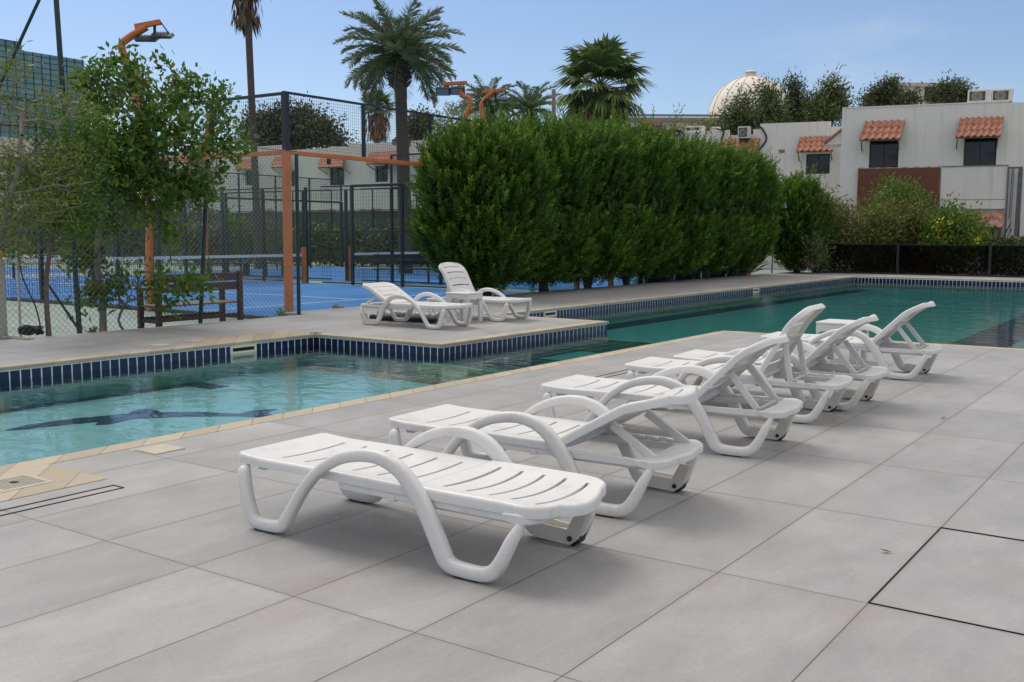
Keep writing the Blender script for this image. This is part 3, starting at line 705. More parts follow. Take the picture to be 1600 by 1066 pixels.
def tray_mb():
    m = MB()
    for sg in (-1, 1):
        # side rail: channel with an inner ledge that carries notched tabs
        y = sg*.290
        m.box(-.30, .62, min(y, y-sg*.014), max(y, y-sg*.014), .252, .292)
        y2 = sg*.255
        m.box(0.10, .62, min(y2, y2+sg*.033), max(y2, y2+sg*.033), .262, .270)
        m.box(0.10, .62, min(y2, y2-sg*.008), max(y2, y2-sg*.008), .235, .272)
        for k in range(5):
            x = .25+.082*k
            m.box(x, x+.034, min(y2+sg*.002, y2+sg*.03), max(y2+sg*.002, y2+sg*.03), .2705, .290)
    # head end plate with a gently waved outer edge
    N = 22; top = []; 
    for k in range(N+1):
        v = -1+2*k/N; y = v*.308
        xo = .735 + .010*math.cos(v*math.pi*2.0) - .092*max(0, (abs(v)-.50)/.50)**2.2
        xi = .575 + .02*(1-abs(v))
        top.append((xi, xo, y))
    V = []; Fc = []
    for (xi, xo, y) in top:
        for (x, z) in ((xi, .289), (xo-.012, .293), (xo, .285), (xo, .252), (xo-.012, .250), (xi, .262)): V.append((x, y, z))
    for k in range(N):
        for j in range(6): Fc.append((k*6+j, k*6+(j+1)%6, (k+1)*6+(j+1)%6, (k+1)*6+j))
    Fc.append(tuple(range(6))); Fc.append(tuple(N*6+j for j in reversed(range(6))))
    m.add(V, Fc)
    m.box(-.02, .02, -.294, .294, .245, .278)
    m.box(-.845, -.80, -.26, .26, .262, .300); m.box(-.82, -.02, -.035, .035, .268, .290)
    return m
def strut_pts(theta):
    s, off = .30, -.045
    xt, zt = HX+s*math.cos(theta)-off*math.sin(theta), HZ+s*math.sin(theta)+off*math.cos(theta)
    zb = .283
    if theta < .15: return (xt, max(zt, .262)), (xt+.27, .262)
    return (xt, zt), (xt+math.sqrt(max(.0, .28**2-(zt-zb)**2)), zb)
BASE = None; LG = "white resin sun loungers on the pool decks"
def make_lounger(theta_deg, loc, rz, label, group=None, scale=1.0):
    global BASE
    th = math.radians(theta_deg)
    t = thing("sun_lounger", label, "sun lounger", loc, rz, group or LG); t.scale = (scale,)*3
    if BASE is None:
        BASE = []
        BASE.append(seat_mb().build("seat", MT['plastic'], t, smooth=42))
        BASE.append(tray_mb().build("base_frame", MT['plastic'], t, smooth=35, bevel=.004))
        for y in (-.318, .318):
            BASE.append(side_frame(y).build("side_frame", MT['plastic'], t, smooth=50))
        for (x, y) in ((-.735,-.318), (-.735,.318), (.42,-.318)):
            BASE.append(MB().box(x-.06, x+.06, y-.020, y+.020, .0, .006).build("foot_pad", MT['rubber'], t))
        # wheel end of the far frame: cheek plate, bolt and roller
        ck = MB()
        for (a, b) in ((.270, .278), (.352, .360)):
            P2 = [(.35,.012),(.54,.004),(.585,.04),(.63,.16),(.57,.16),(.525,.075),(.35,.085)]
            n = len(P2); V = [(x, a, z) for (x, z) in P2]+[(x, b, z) for (x, z) in P2]
            ck.add(V, [tuple(reversed(range(n))), tuple(range(n, 2*n))]+[(k, (k+1)%n, n+(k+1)%n, n+k) for k in range(n)])
        BASE.append(ck.build("wheel_housing", MT['plastic_back'], t, bevel=.003))
        wh = MB(); 
        wh.tube([(.543,.285,.036),(.543,.350,.036)], .036, 18)
        BASE.append(wh.build("wheel", MT['rubber'], t, smooth=40))
        BASE.append(MB().tube([(.543,.262,.036),(.543,.269,.036)], .012, 12).build("wheel_bolt", MT['black'], t, smooth=40))
    else:
        for o in BASE:
            c = o.copy(); COL.objects.link(c); c.parent = t
    back_mb(th).build("backrest", MT['plastic'], t, smooth=42)
    (xt, zt), (xb, zb) = strut_pts(th)
    for sg in (-1, 1):
        MB().bar((xt, sg*.205, zt), (xb, sg*.212, zb), .022, .042, up=(0, 0, 1)).build("strut", MT['plastic'], t, bevel=.005)
    if th > .1:
        ct, st = math.cos(th), math.sin(th)
        br = MB()
        for q in (.28, .34):
            br.bar((HX+q*ct+.022*st, -.25, HZ+q*st-.022*ct), (HX+q*ct+.022*st, .25, HZ+q*st-.022*ct), .012, .03, up=(-st, 0, ct))
        br.build("back_rib", MT['plastic_back'], t)
        MB().bar((xb, -.20, zb), (xb, .20, zb), .014).build("strut_bar", MT['plastic'], t)
    return t
def near_lounger(theta, leg, turn, label):
    """leg: where the near rear foot touches the deck; turn: how far the foot end swings towards the viewer, degrees"""
    r = math.radians(turn); lx, ly = .45, -.318
    make_lounger(theta, (leg[0]-(lx*math.cos(r)-ly*math.sin(r)), leg[1]-(lx*math.sin(r)+ly*math.cos(r)), 0), r, label)
near_lounger(0.0, (-.75, -.663), 1.0, "white resin lounger lying flat, nearest to the viewer on the near deck")
near_lounger(30, (-.77, .457), 2.8, "white lounger with its back only slightly raised, directly behind the flat one")
near_lounger(45, (-.79, 2.10), 5.0, "white lounger with half raised back, third in the near row, before the steepest one")
near_lounger(61, (-.86, 3.43), 5.0, "white lounger with the steepest upright back of the near row")
near_lounger(45, (-.79, 4.14), 4.0, "white half raised lounger standing tight against the steepest backed one")
near_lounger(45, (-.82, 6.20), 2.0, "white lounger at the far end of the near row, beside the small white table")
make_lounger(30, (-8.36, 7.80, 0), math.pi, "white lounger with low raised back at the front of the peninsula", scale=1.04)
make_lounger(62, (-8.40, 9.42, 0), math.pi, "white lounger with steep back behind the low table on the peninsula", scale=1.04)

def side_table(loc, rz, label, s=.43, h=.40):
    t = thing("side_table", label, "side table", loc, rz, "white resin side tables"); a = s/2
    MB().box(-a, a, -a, a, h-.028, h).build("table_top", MT['plastic'], t, bevel=.010, seg=3)
    for (sx, sy) in ((1,1),(1,-1),(-1,1),(-1,-1)):
        m = MB(); x0, y0 = sx*a, sy*a
        P2 = [(0, 0), (.075, 0), (.062, h-.13), (.055, h-.11), (0, h-.11)]
        # L-shaped corner leg: two tapering boards
        for ax in (0, 1):
            V = []
            for th_ in (0, .022):
                for (u, z_) in ((0, 0), (.07, 0), (.085, h-.13), (0, h-.13)):
                    if ax == 0: V.append((x0-sx*(.004+u), y0-sy*(.004+th_), z_))
                    else: V.append((x0-sx*(.0045+th_), y0-sy*(.0045+u), z_))
            m.add(V, [(0,1,2,3),(4,7,6,5),(0,4,5,1),(1,5,6,2),(2,6,7,3),(3,7,4,0)])
        m.build("leg", MT['plastic'], t)
    ap = MB()
    for sg in (-1, 1):
        for ax in (0, 1):
            N = 10; V = []
            for k in range(N+1):
                u = -a+.006+(s-.012)*k/N; dr = .105-.045*math.sin(math.pi*k/N)**.6
                for th_ in (.004, .024):
                    for z_ in (h-.0285, h-.0285-dr):
                        V.append((u, sg*(a-th_), z_) if ax == 0 else (sg*(a-th_-.0005), u, z_))
            Fc = []
            for k in range(N):
                b = k*4; Fc += [(b, b+1, b+5, b+4), (b+2, b+6, b+7, b+3), (b+1, b+3, b+7, b+5)]
            ap.add(V, Fc)
    ap.build("apron", MT['plastic'], t)
    return t
side_table((-1.72, 7.28, 0), 0, "white resin side table beside the farthest lounger of the near row", .45, .44)
side_table((-8.06, 8.78, 0), 0, "white resin side table between the two loungers on the peninsula", .42, .46)
# bundled plastic sheet under the peninsula lounger
t = thing("sheet_bundle", "crumpled grey and black plastic bundle lying under the front peninsula lounger", "bundle", (-8.75, 8.28, 0), .1)
rng = np.random.default_rng(5)
P = [(-.62+.13*k, .05*math.sin(k*1.7), .085+.012*math.sin(k*2.3)) for k in range(10)]
m = MB().tube(smooth_path(P, 3), [.05+.03*abs(math.sin(k*.9)) for k in range(28)], 12); m.build("grey_sheet", MT['tarp'], t, smooth=60)
P = [(-.70+.14*k, -.10+.03*math.sin(k*2.1), .045) for k in range(10)]
m = MB().tube(smooth_path(P, 3), [.035+.012*abs(math.sin(k*1.3)) for k in range(28)], 10); m.build("black_sheet", MT['rubber'], t, smooth=60)
# ================================================================== COURTS
def wires(m, axis, fixed, a0, a1, z0, z1, sp, th):
    """square mesh of straight wires in a vertical plane. axis 'x' or 'y' is the running direction"""
    n = int(round((a1-a0)/sp))
    for k in range(n+1):
        a = a0+(a1-a0)*k/n
        if axis == 'x': m.box(a-th/2, a+th/2, fixed-th/2, fixed+th/2, z0, z1)
        else: m.box(fixed-th/2, fixed+th/2, a-th/2, a+th/2, z0, z1)
    n = int(round((z1-z0)/sp))
    for k in range(1, n):
        z = z0+(z1-z0)*k/n
        if axis == 'x': m.box(a0, a1, fixed-th/2-.0005, fixed+th/2+.0005, z-th/2, z+th/2)
        else: m.box(fixed-th/2-.0005, fixed+th/2+.0005, a0, a1, z-th/2, z+th/2)
def enclosure(label, y0, near_detail):
    t = thing("court_enclosure", label, "court enclosure", (KX, y0, CZ), 0, "glass and mesh enclosures of the paddle courts")
    L, Wd = 20.0, 10.0
    # local: x from 0 to -20, y from 0 to 10
    for (x, y) in ((0,0),(0,Wd),(-L,0),(-L,Wd)):
        MB().box(x-.060, x+.060, y-.060, y+.060, 0, 3.02).build("corner_post", MT['orange'] if x == 0 else MT['black'], t, bevel=.008)
    MB().box(-.04, .04, .075, Wd-.075, 2.955, 3.035).build("rail", MT['orange'], t, bevel=.006)
    MB().box(-8, -.075, -.04, .04, 2.955, 3.035).build("rail", MT['orange'] if near_detail else MT['black'], t, bevel=.006)
    MB().box(-8, -.075, Wd-.04, Wd+.04, 2.955, 3.035).build("rail", MT['black'], t, bevel=.006)
    MB().box(-L-.04, -L+.04, .075, Wd-.075, 2.955, 3.035).build("rail", MT['black'], t, bevel=.006)
    # glass
    for k in range(5):
        MB().box(-.006, .006, 2*k+.09 if k == 0 else 2*k+.008, 2*k+1.992 if k < 4 else 9.91, .02, 2.93).build("glass_panel", MT['glass'], t)
    for k in range(2):
        for y in (0, Wd):
            MB().box(-2*k-1.992, -2*k-(.09 if k == 0 else .008), y-.006, y+.006, .02, 2.93).build("glass_panel", MT['glass'], t)
    # upper posts and top rails
    for k in range(6):
        w = .05 if k == 0 else .03
        MB().box(-w, w, 2*k-w, 2*k+w, 3.04, 4.02).build("upper_post", MT['black'], t)
    for k in range(1, 5):
        MB().box(-2*k-.03, -2*k+.03, -.03, .03, 3.04, 4.0).build("upper_post", MT['black'], t)
    MB().box(-.025, .025, -.05, Wd, 4.02, 4.06).build("top_rail", MT['black'], t)
    MB().box(-8, -.025, -.025, .025, 4.0, 4.05).build("top_rail", MT['black'], t)
    m = MB(); wires(m, 'y', 0, .05, Wd, 3.04, 4.02, .055, .0034 if near_detail else .004); m.build("mesh_panel", MT['wire'], t)
    m = MB(); wires(m, 'x', 0, -8, -.05, 3.04, 4.0, .055, .0034); m.build("mesh_panel", MT['wire'], t)
    # side mesh walls of the long sides, 3 m, with posts and a mid rail
    for y in (0, Wd):
        for k in range(2, 9):
            w = .04
            MB().box(-2*k-w, -2*k+w, y-w, y+w, 0, 3.0).build("side_post", MT['black'], t)
        for (a, b) in ((-9.3, -4), (-L+4, -10.7)):
            m = MB(); wires(m, 'x', y, a, b, .05, 2.98, .11, .0036); m.build("mesh_panel", MT['wire'], t)
            MB().box(a, b, y-.02, y+.02, 2.98, 3.02).build("top_rail", MT['black'], t)
            MB().box(a, b, y-.018, y+.018, 1.60, 1.64).build("mid_rail", MT['black'], t)
            MB().box(a, b, y-.018, y+.018, .02, .06).build("bottom_rail", MT['black'], t)
    for k in range(6): MB().box(.0, .05, 1.0+1.6*k, 1.06+1.6*k, 2.84, 2.94).build('glass_clip', MT['black'], t)
    for k in range(4): MB().box(-1.4-1.7*k, -1.34-1.7*k, -.05, 0, 2.84, 2.94).build('glass_clip', MT['black'], t)
    # far end
    m = MB(); wires(m, 'y', -L, .05, Wd, 3.04, 4.0, .11, .007); m.build("mesh_panel", MT['wire'], t)
    for k in range(6): MB().box(-L-.03, -L+.03, 2*k-.03, 2*k+.03, 0 if 0 < k < 5 else 3.04, 4.0).build("end_post", MT['black'], t)
    MB().box(-L-.02, -L+.02, 0, Wd, 4.0, 4.04).build("top_rail", MT['black'], t)
    return t
enclosure("paddle court enclosure of glass, orange rails and black mesh behind the chain link fence", KY, True)
C3 = KY+11.8
enclosure("second paddle court enclosure behind the hedge, beyond the narrow walkway", C3, False)
def net(y0, label):
    t = thing("court_net", label, "court net", (KX-10, y0, CZ), 0, "nets across the paddle courts")
    for y in (.12, 9.88): MB().box(-.05, .05, y-.07, y+.07, 0, 1.12).build("net_post", MT['orange'], t, bevel=.008)
    MB().box(-.008, .008, .19, 9.81, .84, .92).build("tape", MT['white_line'], t)
    m = MB(); wires(m, 'y', 0, .19, 9.81, .03, .84, .06, .007); m.build("netting", MT['wire'], t)
net(KY, "court net with white tape inside the nearer paddle court, left of the walkway")
net(C3, "court net with white tape right of the walkway, partly behind the hedge")
t = thing("gate_post", "thick black post with rolled netting at the side gate of the nearer court", "post", (KX-10.6, KY-.12, CZ))
MB().box(-.10, .10, -.10, .10, 0, 1.9).build("post", MT['black'], t, bevel=.01)
MB().tube(smooth_path([(.0,-.16,.25),(.03,-.19,.6),(-.02,-.18,1.0),(.02,-.17,1.4),(0,-.15,1.75)], 4), [.06,.07,.085,.09,.085,.08,.085,.095,.10,.09,.08,.075,.08,.085,.07,.06,.04], 9).build("rolled_net", MT['rubber'], t, smooth=50)

# benches on the walkway
def bench_far(p, rz, L, label, back=False):
    t = thing("court_bench", label, "bench", (p[0], p[1], CZ), rz, "dark benches beside the courts")
    m = MB(); 
    for k in range(3): m.box(-L/2, L/2, -.2+.14*k, -.08+.14*k, .44, .47)
    m.build("seat", MT['black'], t)
    for x in (-L/2+.15, 0, L/2-.15):
        MB().box(x-.03, x+.03, -.18, .20, .0, .44).build("leg", MT['black'], t)
    if back:
        m = MB()
        for z in (.6, .8): m.box(-L/2, L/2, .19, .22, z, z+.11)
        m.build("backrest", MT['black'], t)
        for x in (-L/2+.15, L/2-.15): MB().box(x-.025, x+.025, .22, .26, 0, .93).build("back_post", MT['black'], t)
for px in (355, 415): 
    p = at_z(px, 431, CZ); bench_far(p, math.radians(35), 1.6, "long dark bench on the far side of the nearer court, " + ("left of the palm trunk" if px < 400 else "right of the palm trunk"))
p = at_z(630, 443, CZ); bench_far(p, math.radians(40), 1.9, "black slatted bench with back left of the hedge, behind the court glass", True)

# ------------------------------------------------------------------ floodlights
def lamp_head(parent, c, ax, tilt_dir, s=.42):
    """box floodlight hanging below c; ax = horizontal unit vector along the bar, tilt_dir = where it looks (horizontal)"""
    ax = np.array(ax); td = np.array(tilt_dir, float); td /= np.linalg.norm(td)
    up = np.array((0,0,1.0)); n = -(up*.80 - td*.60); n /= np.linalg.norm(n)      # face normal, down and outward
    sd = np.cross(n, ax); m = MB()
    def slab(w, h, d0, d1, off=0):
        V = []
        for d in (d0, d1):
            for (i, j) in ((-1,-1),(1,-1),(1,1),(-1,1)): V.append(c + ax*i*w/2 + sd*j*h/2 + n*d)
        return V
    q = [(0,1,2,3),(7,6,5,4),(0,4,5,1),(1,5,6,2),(2,6,7,3),(3,7,4,0)]
    h = MB().add(slab(s*.95, s*.78, -.05, .02), q).build("floodlight", MT['lamp_body'], parent, bevel=.006)
    MB().add(slab(s*.82, s*.64, .021, .026), q).build("lens", MT['lamp_glass'], h)
    fins = MB()
    for k in range(6):
        V = []
        o_ = (k-2.5)*s*.13
        for d in (-.085, -.05):
            for (i, j) in ((-1,-1),(1,-1),(1,1),(-1,1)): V.append(c + ax*(o_+i*.006) + sd*j*s*.32 + n*d)
        fins.add(V, q)
    fins.build("cooling_fins", MT['lamp_body'], h)
def flood(label, depth, stem, bar, heads, look, r=.075, s=.42, hang=True):
    pts = [at_depth(px, py, depth) for (px, py) in stem]
    base = np.array((pts[0][0], pts[0][1], CZ))
    t = thing("floodlight_pole", label, "floodlight pole", base, 0, "orange floodlight poles of the courts")
    P = [base-base] + [p-base for p in pts]
    Q = [P[0]] + smooth_path(P[1:], 4)
    MB().tube(Q, r, 10).build("pole", MT['orange'], t, smooth=50)
    a, b = (at_depth(bar[0], bar[1], depth)-base, at_depth(bar[2], bar[3], depth)-base)
    MB().bar(a, b, .10, .10).build("crossbar", MT['orange'], t, bevel=.008)
    ax = b-a; ax[2] = 0; ax /= np.linalg.norm(ax)
    for (px, py) in heads:
        c = at_depth(px, py, depth)-base
        lamp_head(t, c, ax, look, s)
        for sg in (-1, 1):
            e = c + ax*sg*s*.40; u = (e-a)@ax; L = np.linalg.norm(b-a); u = min(max(u, 0), L); f = a+(b-a)*u/L
            MB().bar(e, f, .022).build("bracket", MT['black'], t)
toC = np.array((-.55, .83, 0))
flood("tall orange floodlight pole rising through the leafy tree at left", 20.4, [(233,440),(231,240),(203,112),(190,74),(200,60),(229,42)], (211,42,251,34.5), [(230,62),(254,57)], np.array((.3,.9,0)))
flood("orange floodlight pole with two grey lamps left of the hedge top, nearer of the pair", 29, [(725,330),(725,200),(734,165),(733,154),(722,149),(718,134)], (692,131.5,730,129.5), [(692,143.5),(715,142.5)], np.array((.05,-1,0)), .075, .42)
flood("orange floodlight pole leaning right above the hedge, lamps turned away", 31, [(757,330),(757,200),(752,170),(757,156),(771,143)], (753,144,790,140.5), [(766,157.5),(782,156)], np.array((.3,.9,0)), .075, .42)
flood("small orange floodlight pole in front of the date palm trunk", 45, [(628,400),(629,307),(636,236),(640,226),(634,220)], (617,216,639,213.5), [(620.5,222.5),(634,222.5)], np.array((.05,-1,0)), .075, .46)
flood("orange floodlight pole just showing above the hedge near the villa roofs", 42, [(1028,330),(1028,212),(1026,202),(1020,195)], (1001,192.5,1034,191.5), [(1005,200),(1026,200.5)], np.array((.1,-1,0)), .08, .46)
flood("far orange floodlight pole behind the leafy tree and the mesh", 40, [(322,380),(322,240),(323,205),(330,192)], (322,184,350,178), [(330,196),(345,191)], np.array((.3,.9,0)), .08, .44)

# ------------------------------------------------------------------ chain link fence
t = thing("chain_link_fence", "dark green chain link fence on thin posts along the edge of the far deck", "fence", (-11.16, 0, 0))
fy0, fy1, fh = -7.0, 8.22, 2.72
m = MB(); th = .0031; sp = .085; dxy = .055
k = fy0-fh
while k < fy1:
    # rising and falling wires (clipped to the panel)
    for sgn in (1, -1):
        a0, a1 = k, k+fh*1.0
        za, zb = (0.0, fh) if sgn == 1 else (fh, 0.0)
        ya, yb = a0, a1
        if ya < fy0: f = (fy0-ya)/(yb-ya); za += (zb-za)*f; ya = fy0
        if yb > fy1: f = (fy1-ya)/(yb-ya); zb = za+(zb-za)*f; yb = fy1
        if yb-ya > .02: m.bar((.002*sgn, ya, za), (.002*sgn, yb, zb), th, th, up=(1,0,0))
    k += sp
m.build("chain_mesh", MT['chain'], t)
for (pb, ptp) in (((311,504),(324,250)), ((467,490),(463,241))):
    a = at_x(pb[0], pb[1], -11.16)-np.array((-11.16,0,0)); b = at_x(ptp[0], ptp[1], -11.16)-np.array((-11.16,0,0)); a[2] = -.3
    MB().tube([a, b], .032, 10).build("fence_post", MT['green_steel'], t, smooth=50)
for y in (-6.9, -3.9, -.9, 2.1):
    MB().tube([(0,y,-.3),(0,y,fh)], .03, 8).build("fence_post", MT['green_steel'], t, smooth=50)
MB().tube([(0,fy0,fh),(0,fy1,fh)], .006, 5).build("top_wire", MT['green_steel'], t)
# tall post and brace
a = at_z(125, 521, -.05); b = at_depth(88, 0, 13.95); d_ = b-a; b2 = a+d_*1.25
t = thing("tall_fence_post", "tall dark green post rising out of frame beside the leafy tree", "post", a)
MB().tube([(0,0,-.2), b2-a], .036, 10).build("post", MT['green_steel'], t, smooth=50)
lo = at_depth(70, 437, 14.1)
MB().bar((0,0,.03), lo-a, .03).build("low_brace", MT['green_steel'], t)
a = at_depth(-170, 465, 14.6); b = at_depth(74, -28, 14.2)
t = thing("leaning_pole", "dark green pole leaning steeply across the teal glass building", "pole", (a[0], a[1], CZ))
o0 = np.array((a[0], a[1], CZ)); MB().tube([a-o0+np.array((0,0,-.3)), b-o0], .024, 8).build("pole", MT['green_steel'], t, smooth=50)
p = at_z(3, 527, -.02)
t = thing("boundary_post", "stout cream painted post at the far left edge of the deck", "post", p)
MB().box(-.055, .055, -.055, .055, -.2, 1.02).build("post", MT['post_white'], t, bevel=.008)
MB().box(-.10, .75, -.10, .02, -.2, .03).build("foot_kerb", MT['concrete'], t, bevel=.01)
p = at_z(62, 521, -.05)
t = thing("thin_pole", "thin pale pole behind the chain link, left of the low green brace", "pole", (p[0]-.5, p[1], CZ))
MB().tube([(0,0,0),(0.01,0,1.3)], .018, 8).build("pole", MT['post_white'], t, smooth=50)
# cable coil
p = at_z(48, 524, 0)
t = thing("cable_coil", "heap of coiled black hose on the ground by the fence at left", "hose", p)
P = []
for k in range(120):
    a_ = k*.42; rr = .13+.035*math.sin(k*.7); P.append((rr*math.cos(a_), rr*math.sin(a_)*.9, .02+.10*(k/120)+.012*math.sin(k*1.3)))
MB().tube(P, .012, 6).build("coil", MT['rubber'], t, smooth=60)
P = [(.1,0,.05),(.16,.02,.02),(.2,.02,.15),(.14,0,.4),(.02,-.02,.6),(-.12,-.02,.82),(-.16,-.02,1.1)]
MB().tube(smooth_path(P, 5), .010, 6).build("hanging_cable", MT['rubber'], t, smooth=60)

# ------------------------------------------------------------------ bench by the fence
pb = at_x(246, 512, -11.42); pe = at_x(378, 498, -11.42); Lb = float(pe[1]-pb[1])
t = thing("park_bench", "dark brown wooden bench with plank back, seen from behind through the chain link fence", "bench", (-11.42, pb[1], CZ))
for y in (.03, Lb-.03):
    MB().box(-.035, .035, y-.04, y+.04, 0, .96).build("back_post", MT['wood'], t, bevel=.006)
    MB().box(-.48, -.41, y-.04, y+.04, 0, .70).build("front_leg", MT['wood'], t, bevel=.006)
    MB().box(-.50, -.036, y-.045, y+.045, .70, .735).build("armrest", MT['wood'], t, bevel=.006)
for z in (.66, .81): MB().box(-.03, .0, .072, Lb-.072, z, z+.125).build("back_plank", MT['wood'], t, bevel=.006)
m = MB()
for k in range(4): m.box(-.47+.112*k, -.37+.112*k, .0, Lb, .44, .468)
m.build("seat", MT['wood_seat'], t, bevel=.004)
for x in (-.44, 0): MB().box(x-.02, x+.02, .072, Lb-.072, .22, .28).build("stretcher", MT['wood'], t, bevel=.005)
MB().box(-.44, 0, .02, .045, .2, .25).build("stretcher", MT['wood'], t)
# stump of concrete
p = at_z(528, 491, -.12)
t = thing("concrete_block", "small rusty concrete block on the blue court just past the deck edge", "block", (p[0], p[1], CZ))
MB().box(-.075, .075, -.075, .075, 0, .235).build("block", MT['concrete'], t, bevel=.012)
MB().box(-.085, -.02, -.02, .05, .235, .25).build("metal_cap", MT['pipe'], t)

# ------------------------------------------------------------------ smoked fence at the far end of the pool
YS = 33.45
xa = float(at_y(1270, 420, YS)[0]); t = thing("pool_fence", "low dark smoked mesh fence closing the far end of the pool deck", "fence", (xa, YS, 0))
def zS(px, py): return float(at_y(px, py, YS)[2])
hS = zS(1272, 381)
xs = [0.0] + [float(at_y(px, 400, YS)[0])-xa for px in (1403, 1547)] + [float(at_y(1547,400,YS)[0])-xa+3.6*k for k in (1, 2)]
for i in range(len(xs)-1): MB().box(xs[i]+.05, xs[i+1]-.05, -.006, .006, .06, hS-.02).build("mesh_panel", MT['smoke'], t)
for x in xs: MB().box(x-.035, x+.035, -.035, .035, -.1, hS+.01).build("fence_post", MT['black'], t)
MB().box(0, xs[-1], -.02, .02, 0, .055).build("bottom_rail", MT['black'], t)
MB().box(0, xs[-1], -.015, .015, hS-.02, hS+.005).build("top_rail", MT['black'], t)
# slender shower pole beside the hedge end
p = at_z(1206, 427, 0)
t = thing("shower_pole", "slender weathered grey pole with small blue shower heads at the hedge end", "shower", p)
hP = float(at_depth(1208, 320, depth_of(p))[2])
MB().tube([(0,0,0),(.02,0,hP)], .032, 8).build("pole", MT['concrete'], t, smooth=50)
MB().tube([(-.05,0,hP),(.45,0,hP+.06)], .018, 6).build("arm", MT['pipe'], t)
bl = noise_mat("faded_blue_plastic", (.10,.25,.5), (.2,.4,.62), 6, .5)
for x in (-.05, .42): MB().tube([(x,0,hP+.05),(x,0,hP-.06),(x,0,hP-.12)], [.03,.05,.08], 10).build("shower_head", bl, t, smooth=40)
MB().box(-.18, .14, -.02, .02, .62, .68).build("shelf", MT['concrete'], t)

# ================================================================== BUILDINGS
class Facade:
    def __init__(s, px, depth, d, name, label, cat="building"):
        p = at_depth(px, 366, depth); s.P = np.array((p[0], p[1], -.35)); s.d = np.array((d[0], d[1], 0.0)); s.d /= np.linalg.norm(s.d)
        s.n = np.array((-s.d[1], s.d[0], 0.0)); s.t = thing(name, label, cat, s.P, math.atan2(s.d[1], s.d[0]))
    def loc(s, px, py, w=0.0):
        """pixel to (u, z) on the plane w metres behind the front (negative: in front)"""
        r = ray(px, py); q = s.P + s.n*w; k = ((q-CAM)@s.n)/(r@s.n); X = CAM+r*k-s.P
        return float(X@s.d), float(X[2])
    def wall(s, cols, holes, mat, th=.25, name="wall", depth=7.0, roof=True):
        """cols: (u0,u1,ztop); holes: (u0,u1,z0,z1)"""
        us = sorted(set([c[0] for c in cols]+[c[1] for c in cols]+[h[0] for h in holes]+[h[1] for h in holes]))
        m = MB()
        for a, b in zip(us, us[1:]):
            mid = (a+b)/2; top = max([c[2] for c in cols if c[0]-1e-6 <= mid <= c[1]+1e-6], default=None)
            if top is None: continue
            hs = sorted([(h[2], h[3]) for h in holes if h[0] <= mid <= h[1]]); z = 0.0
            for (z0, z1) in hs: m.box(a, b, 0, th, z, z0); z = z1
            m.box(a, b, 0, th, z, top)
        u0, u1 = us[0], us[-1]; zt = min(c[2] for c in cols)
        m.box(u0, u0+th, th, depth, 0, zt); m.box(u1-th, u1, th, depth, 0, zt); m.box(u0+th, u1-th, depth-th, depth, 0, zt)
        if roof: m.box(u0+th, u1-th, th, depth-th, zt-.5, zt-.35)
        return m.build(name, mat, s.t)
    def window(s, u0, u1, z0, z1, split=.5, sill=False):
        f = MB(); b = .05; y0, y1 = .12, .17
        f.box(u0, u1, y0, y1, z1-b, z1); f.box(u0, u1, y0, y1, z0, z0+b); f.box(u0, u0+b, y0, y1, z0+b, z1-b); f.box(u1-b, u1, y0, y1, z0+b, z1-b)
        um = u0+(u1-u0)*split; f.box(um-.02, um+.02, y0+.005, y1, z0+b, z1-b)
        w = f.build("window", MT['frame'], s.t)
        MB().box(u0+b, um-.02, .145, .155, z0+b, z1-b).build("pane", MT['pane'], w)
        MB().box(um+.02, u1-b, .150, .160, z0+b, z1-b).build("pane", MT['pane'], w)
        if split == .5: MB().box(um-.05+(u1-um)*.35, u1-b-.02, .146, .149, z0+b, z0+b+(z1-z0)*.42).build("blind", MT['ac_dark'], w)
        rm = MB(); rm.box(u0, u1, .40, .45, z0, z1); rm.build("dark_room", MT['opening'], w)
    def awning(s, ut0, ut1, zt, ub0, ub1, zb, proj, mat=None, courses=3, thick=.05):
        """tiled lean-to roof: top edge on the wall, bottom edge proj in front; barrel tiles in courses"""
        mat = mat or MT['tiles']; nt_ = max(4, int(round((ut1-ut0)/.235))); nn = nt_*8; m = MB()
        for c in range(courses):
            f0, f1 = c/courses, (c+1)/courses+.02
            lift = .035
            rows = []
            for (f, l) in ((f0, .0), (f1, lift)):
                row = []
                for k in range(nn+1):
                    u = k/nn; ph = (k % 8)/8*2*math.pi
                    hgt = .055*max(-.55, math.cos(ph))*.9 + l + .06
                    uu0 = ut0+(ub0-ut0)*f; uu1 = ut1+(ub1-ut1)*f
                    row.append((uu0+(uu1-uu0)*u, -.02-proj*f-hgt*.45, zt+(zb-zt)*f+hgt*.8))
                rows.append(row)
            low = [(p[0], p[1]+.01, p[2]-.035) for p in rows[1]]
            V = rows[0]+rows[1]+low; n1 = nn+1; Fc = []
            for k in range(nn):
                Fc.append((k, k+1, n1+k+1, n1+k)); Fc.append((n1+k, n1+k+1, 2*n1+k+1, 2*n1+k))
            m.add(V, Fc)
        o = m.build("awning", mat, s.t, smooth=45)
        dk = MB(); V = [(ut0, -.01, zt+.02), (ut1, -.01, zt+.02), (ub1, -proj, zb+.02), (ub0, -proj, zb+.02), (ut0, -.01, zt-.05), (ut1, -.01, zt-.05), (ub1, -proj, zb-.03), (ub0, -proj, zb-.03)]
        dk.add(V, [(0,1,2,3),(7,6,5,4),(0,4,5,1),(1,5,6,2),(2,6,7,3),(3,7,4,0)]); dk.build("deck_board", MT['concrete'], o)
        br = MB()
        for u in (ub0+.08, ub1-.08): br.bar((u, -.02, zb-.35), (u, -proj+.05, zb-.05), .05)
        br.build("bracket", MT['concrete'], o)
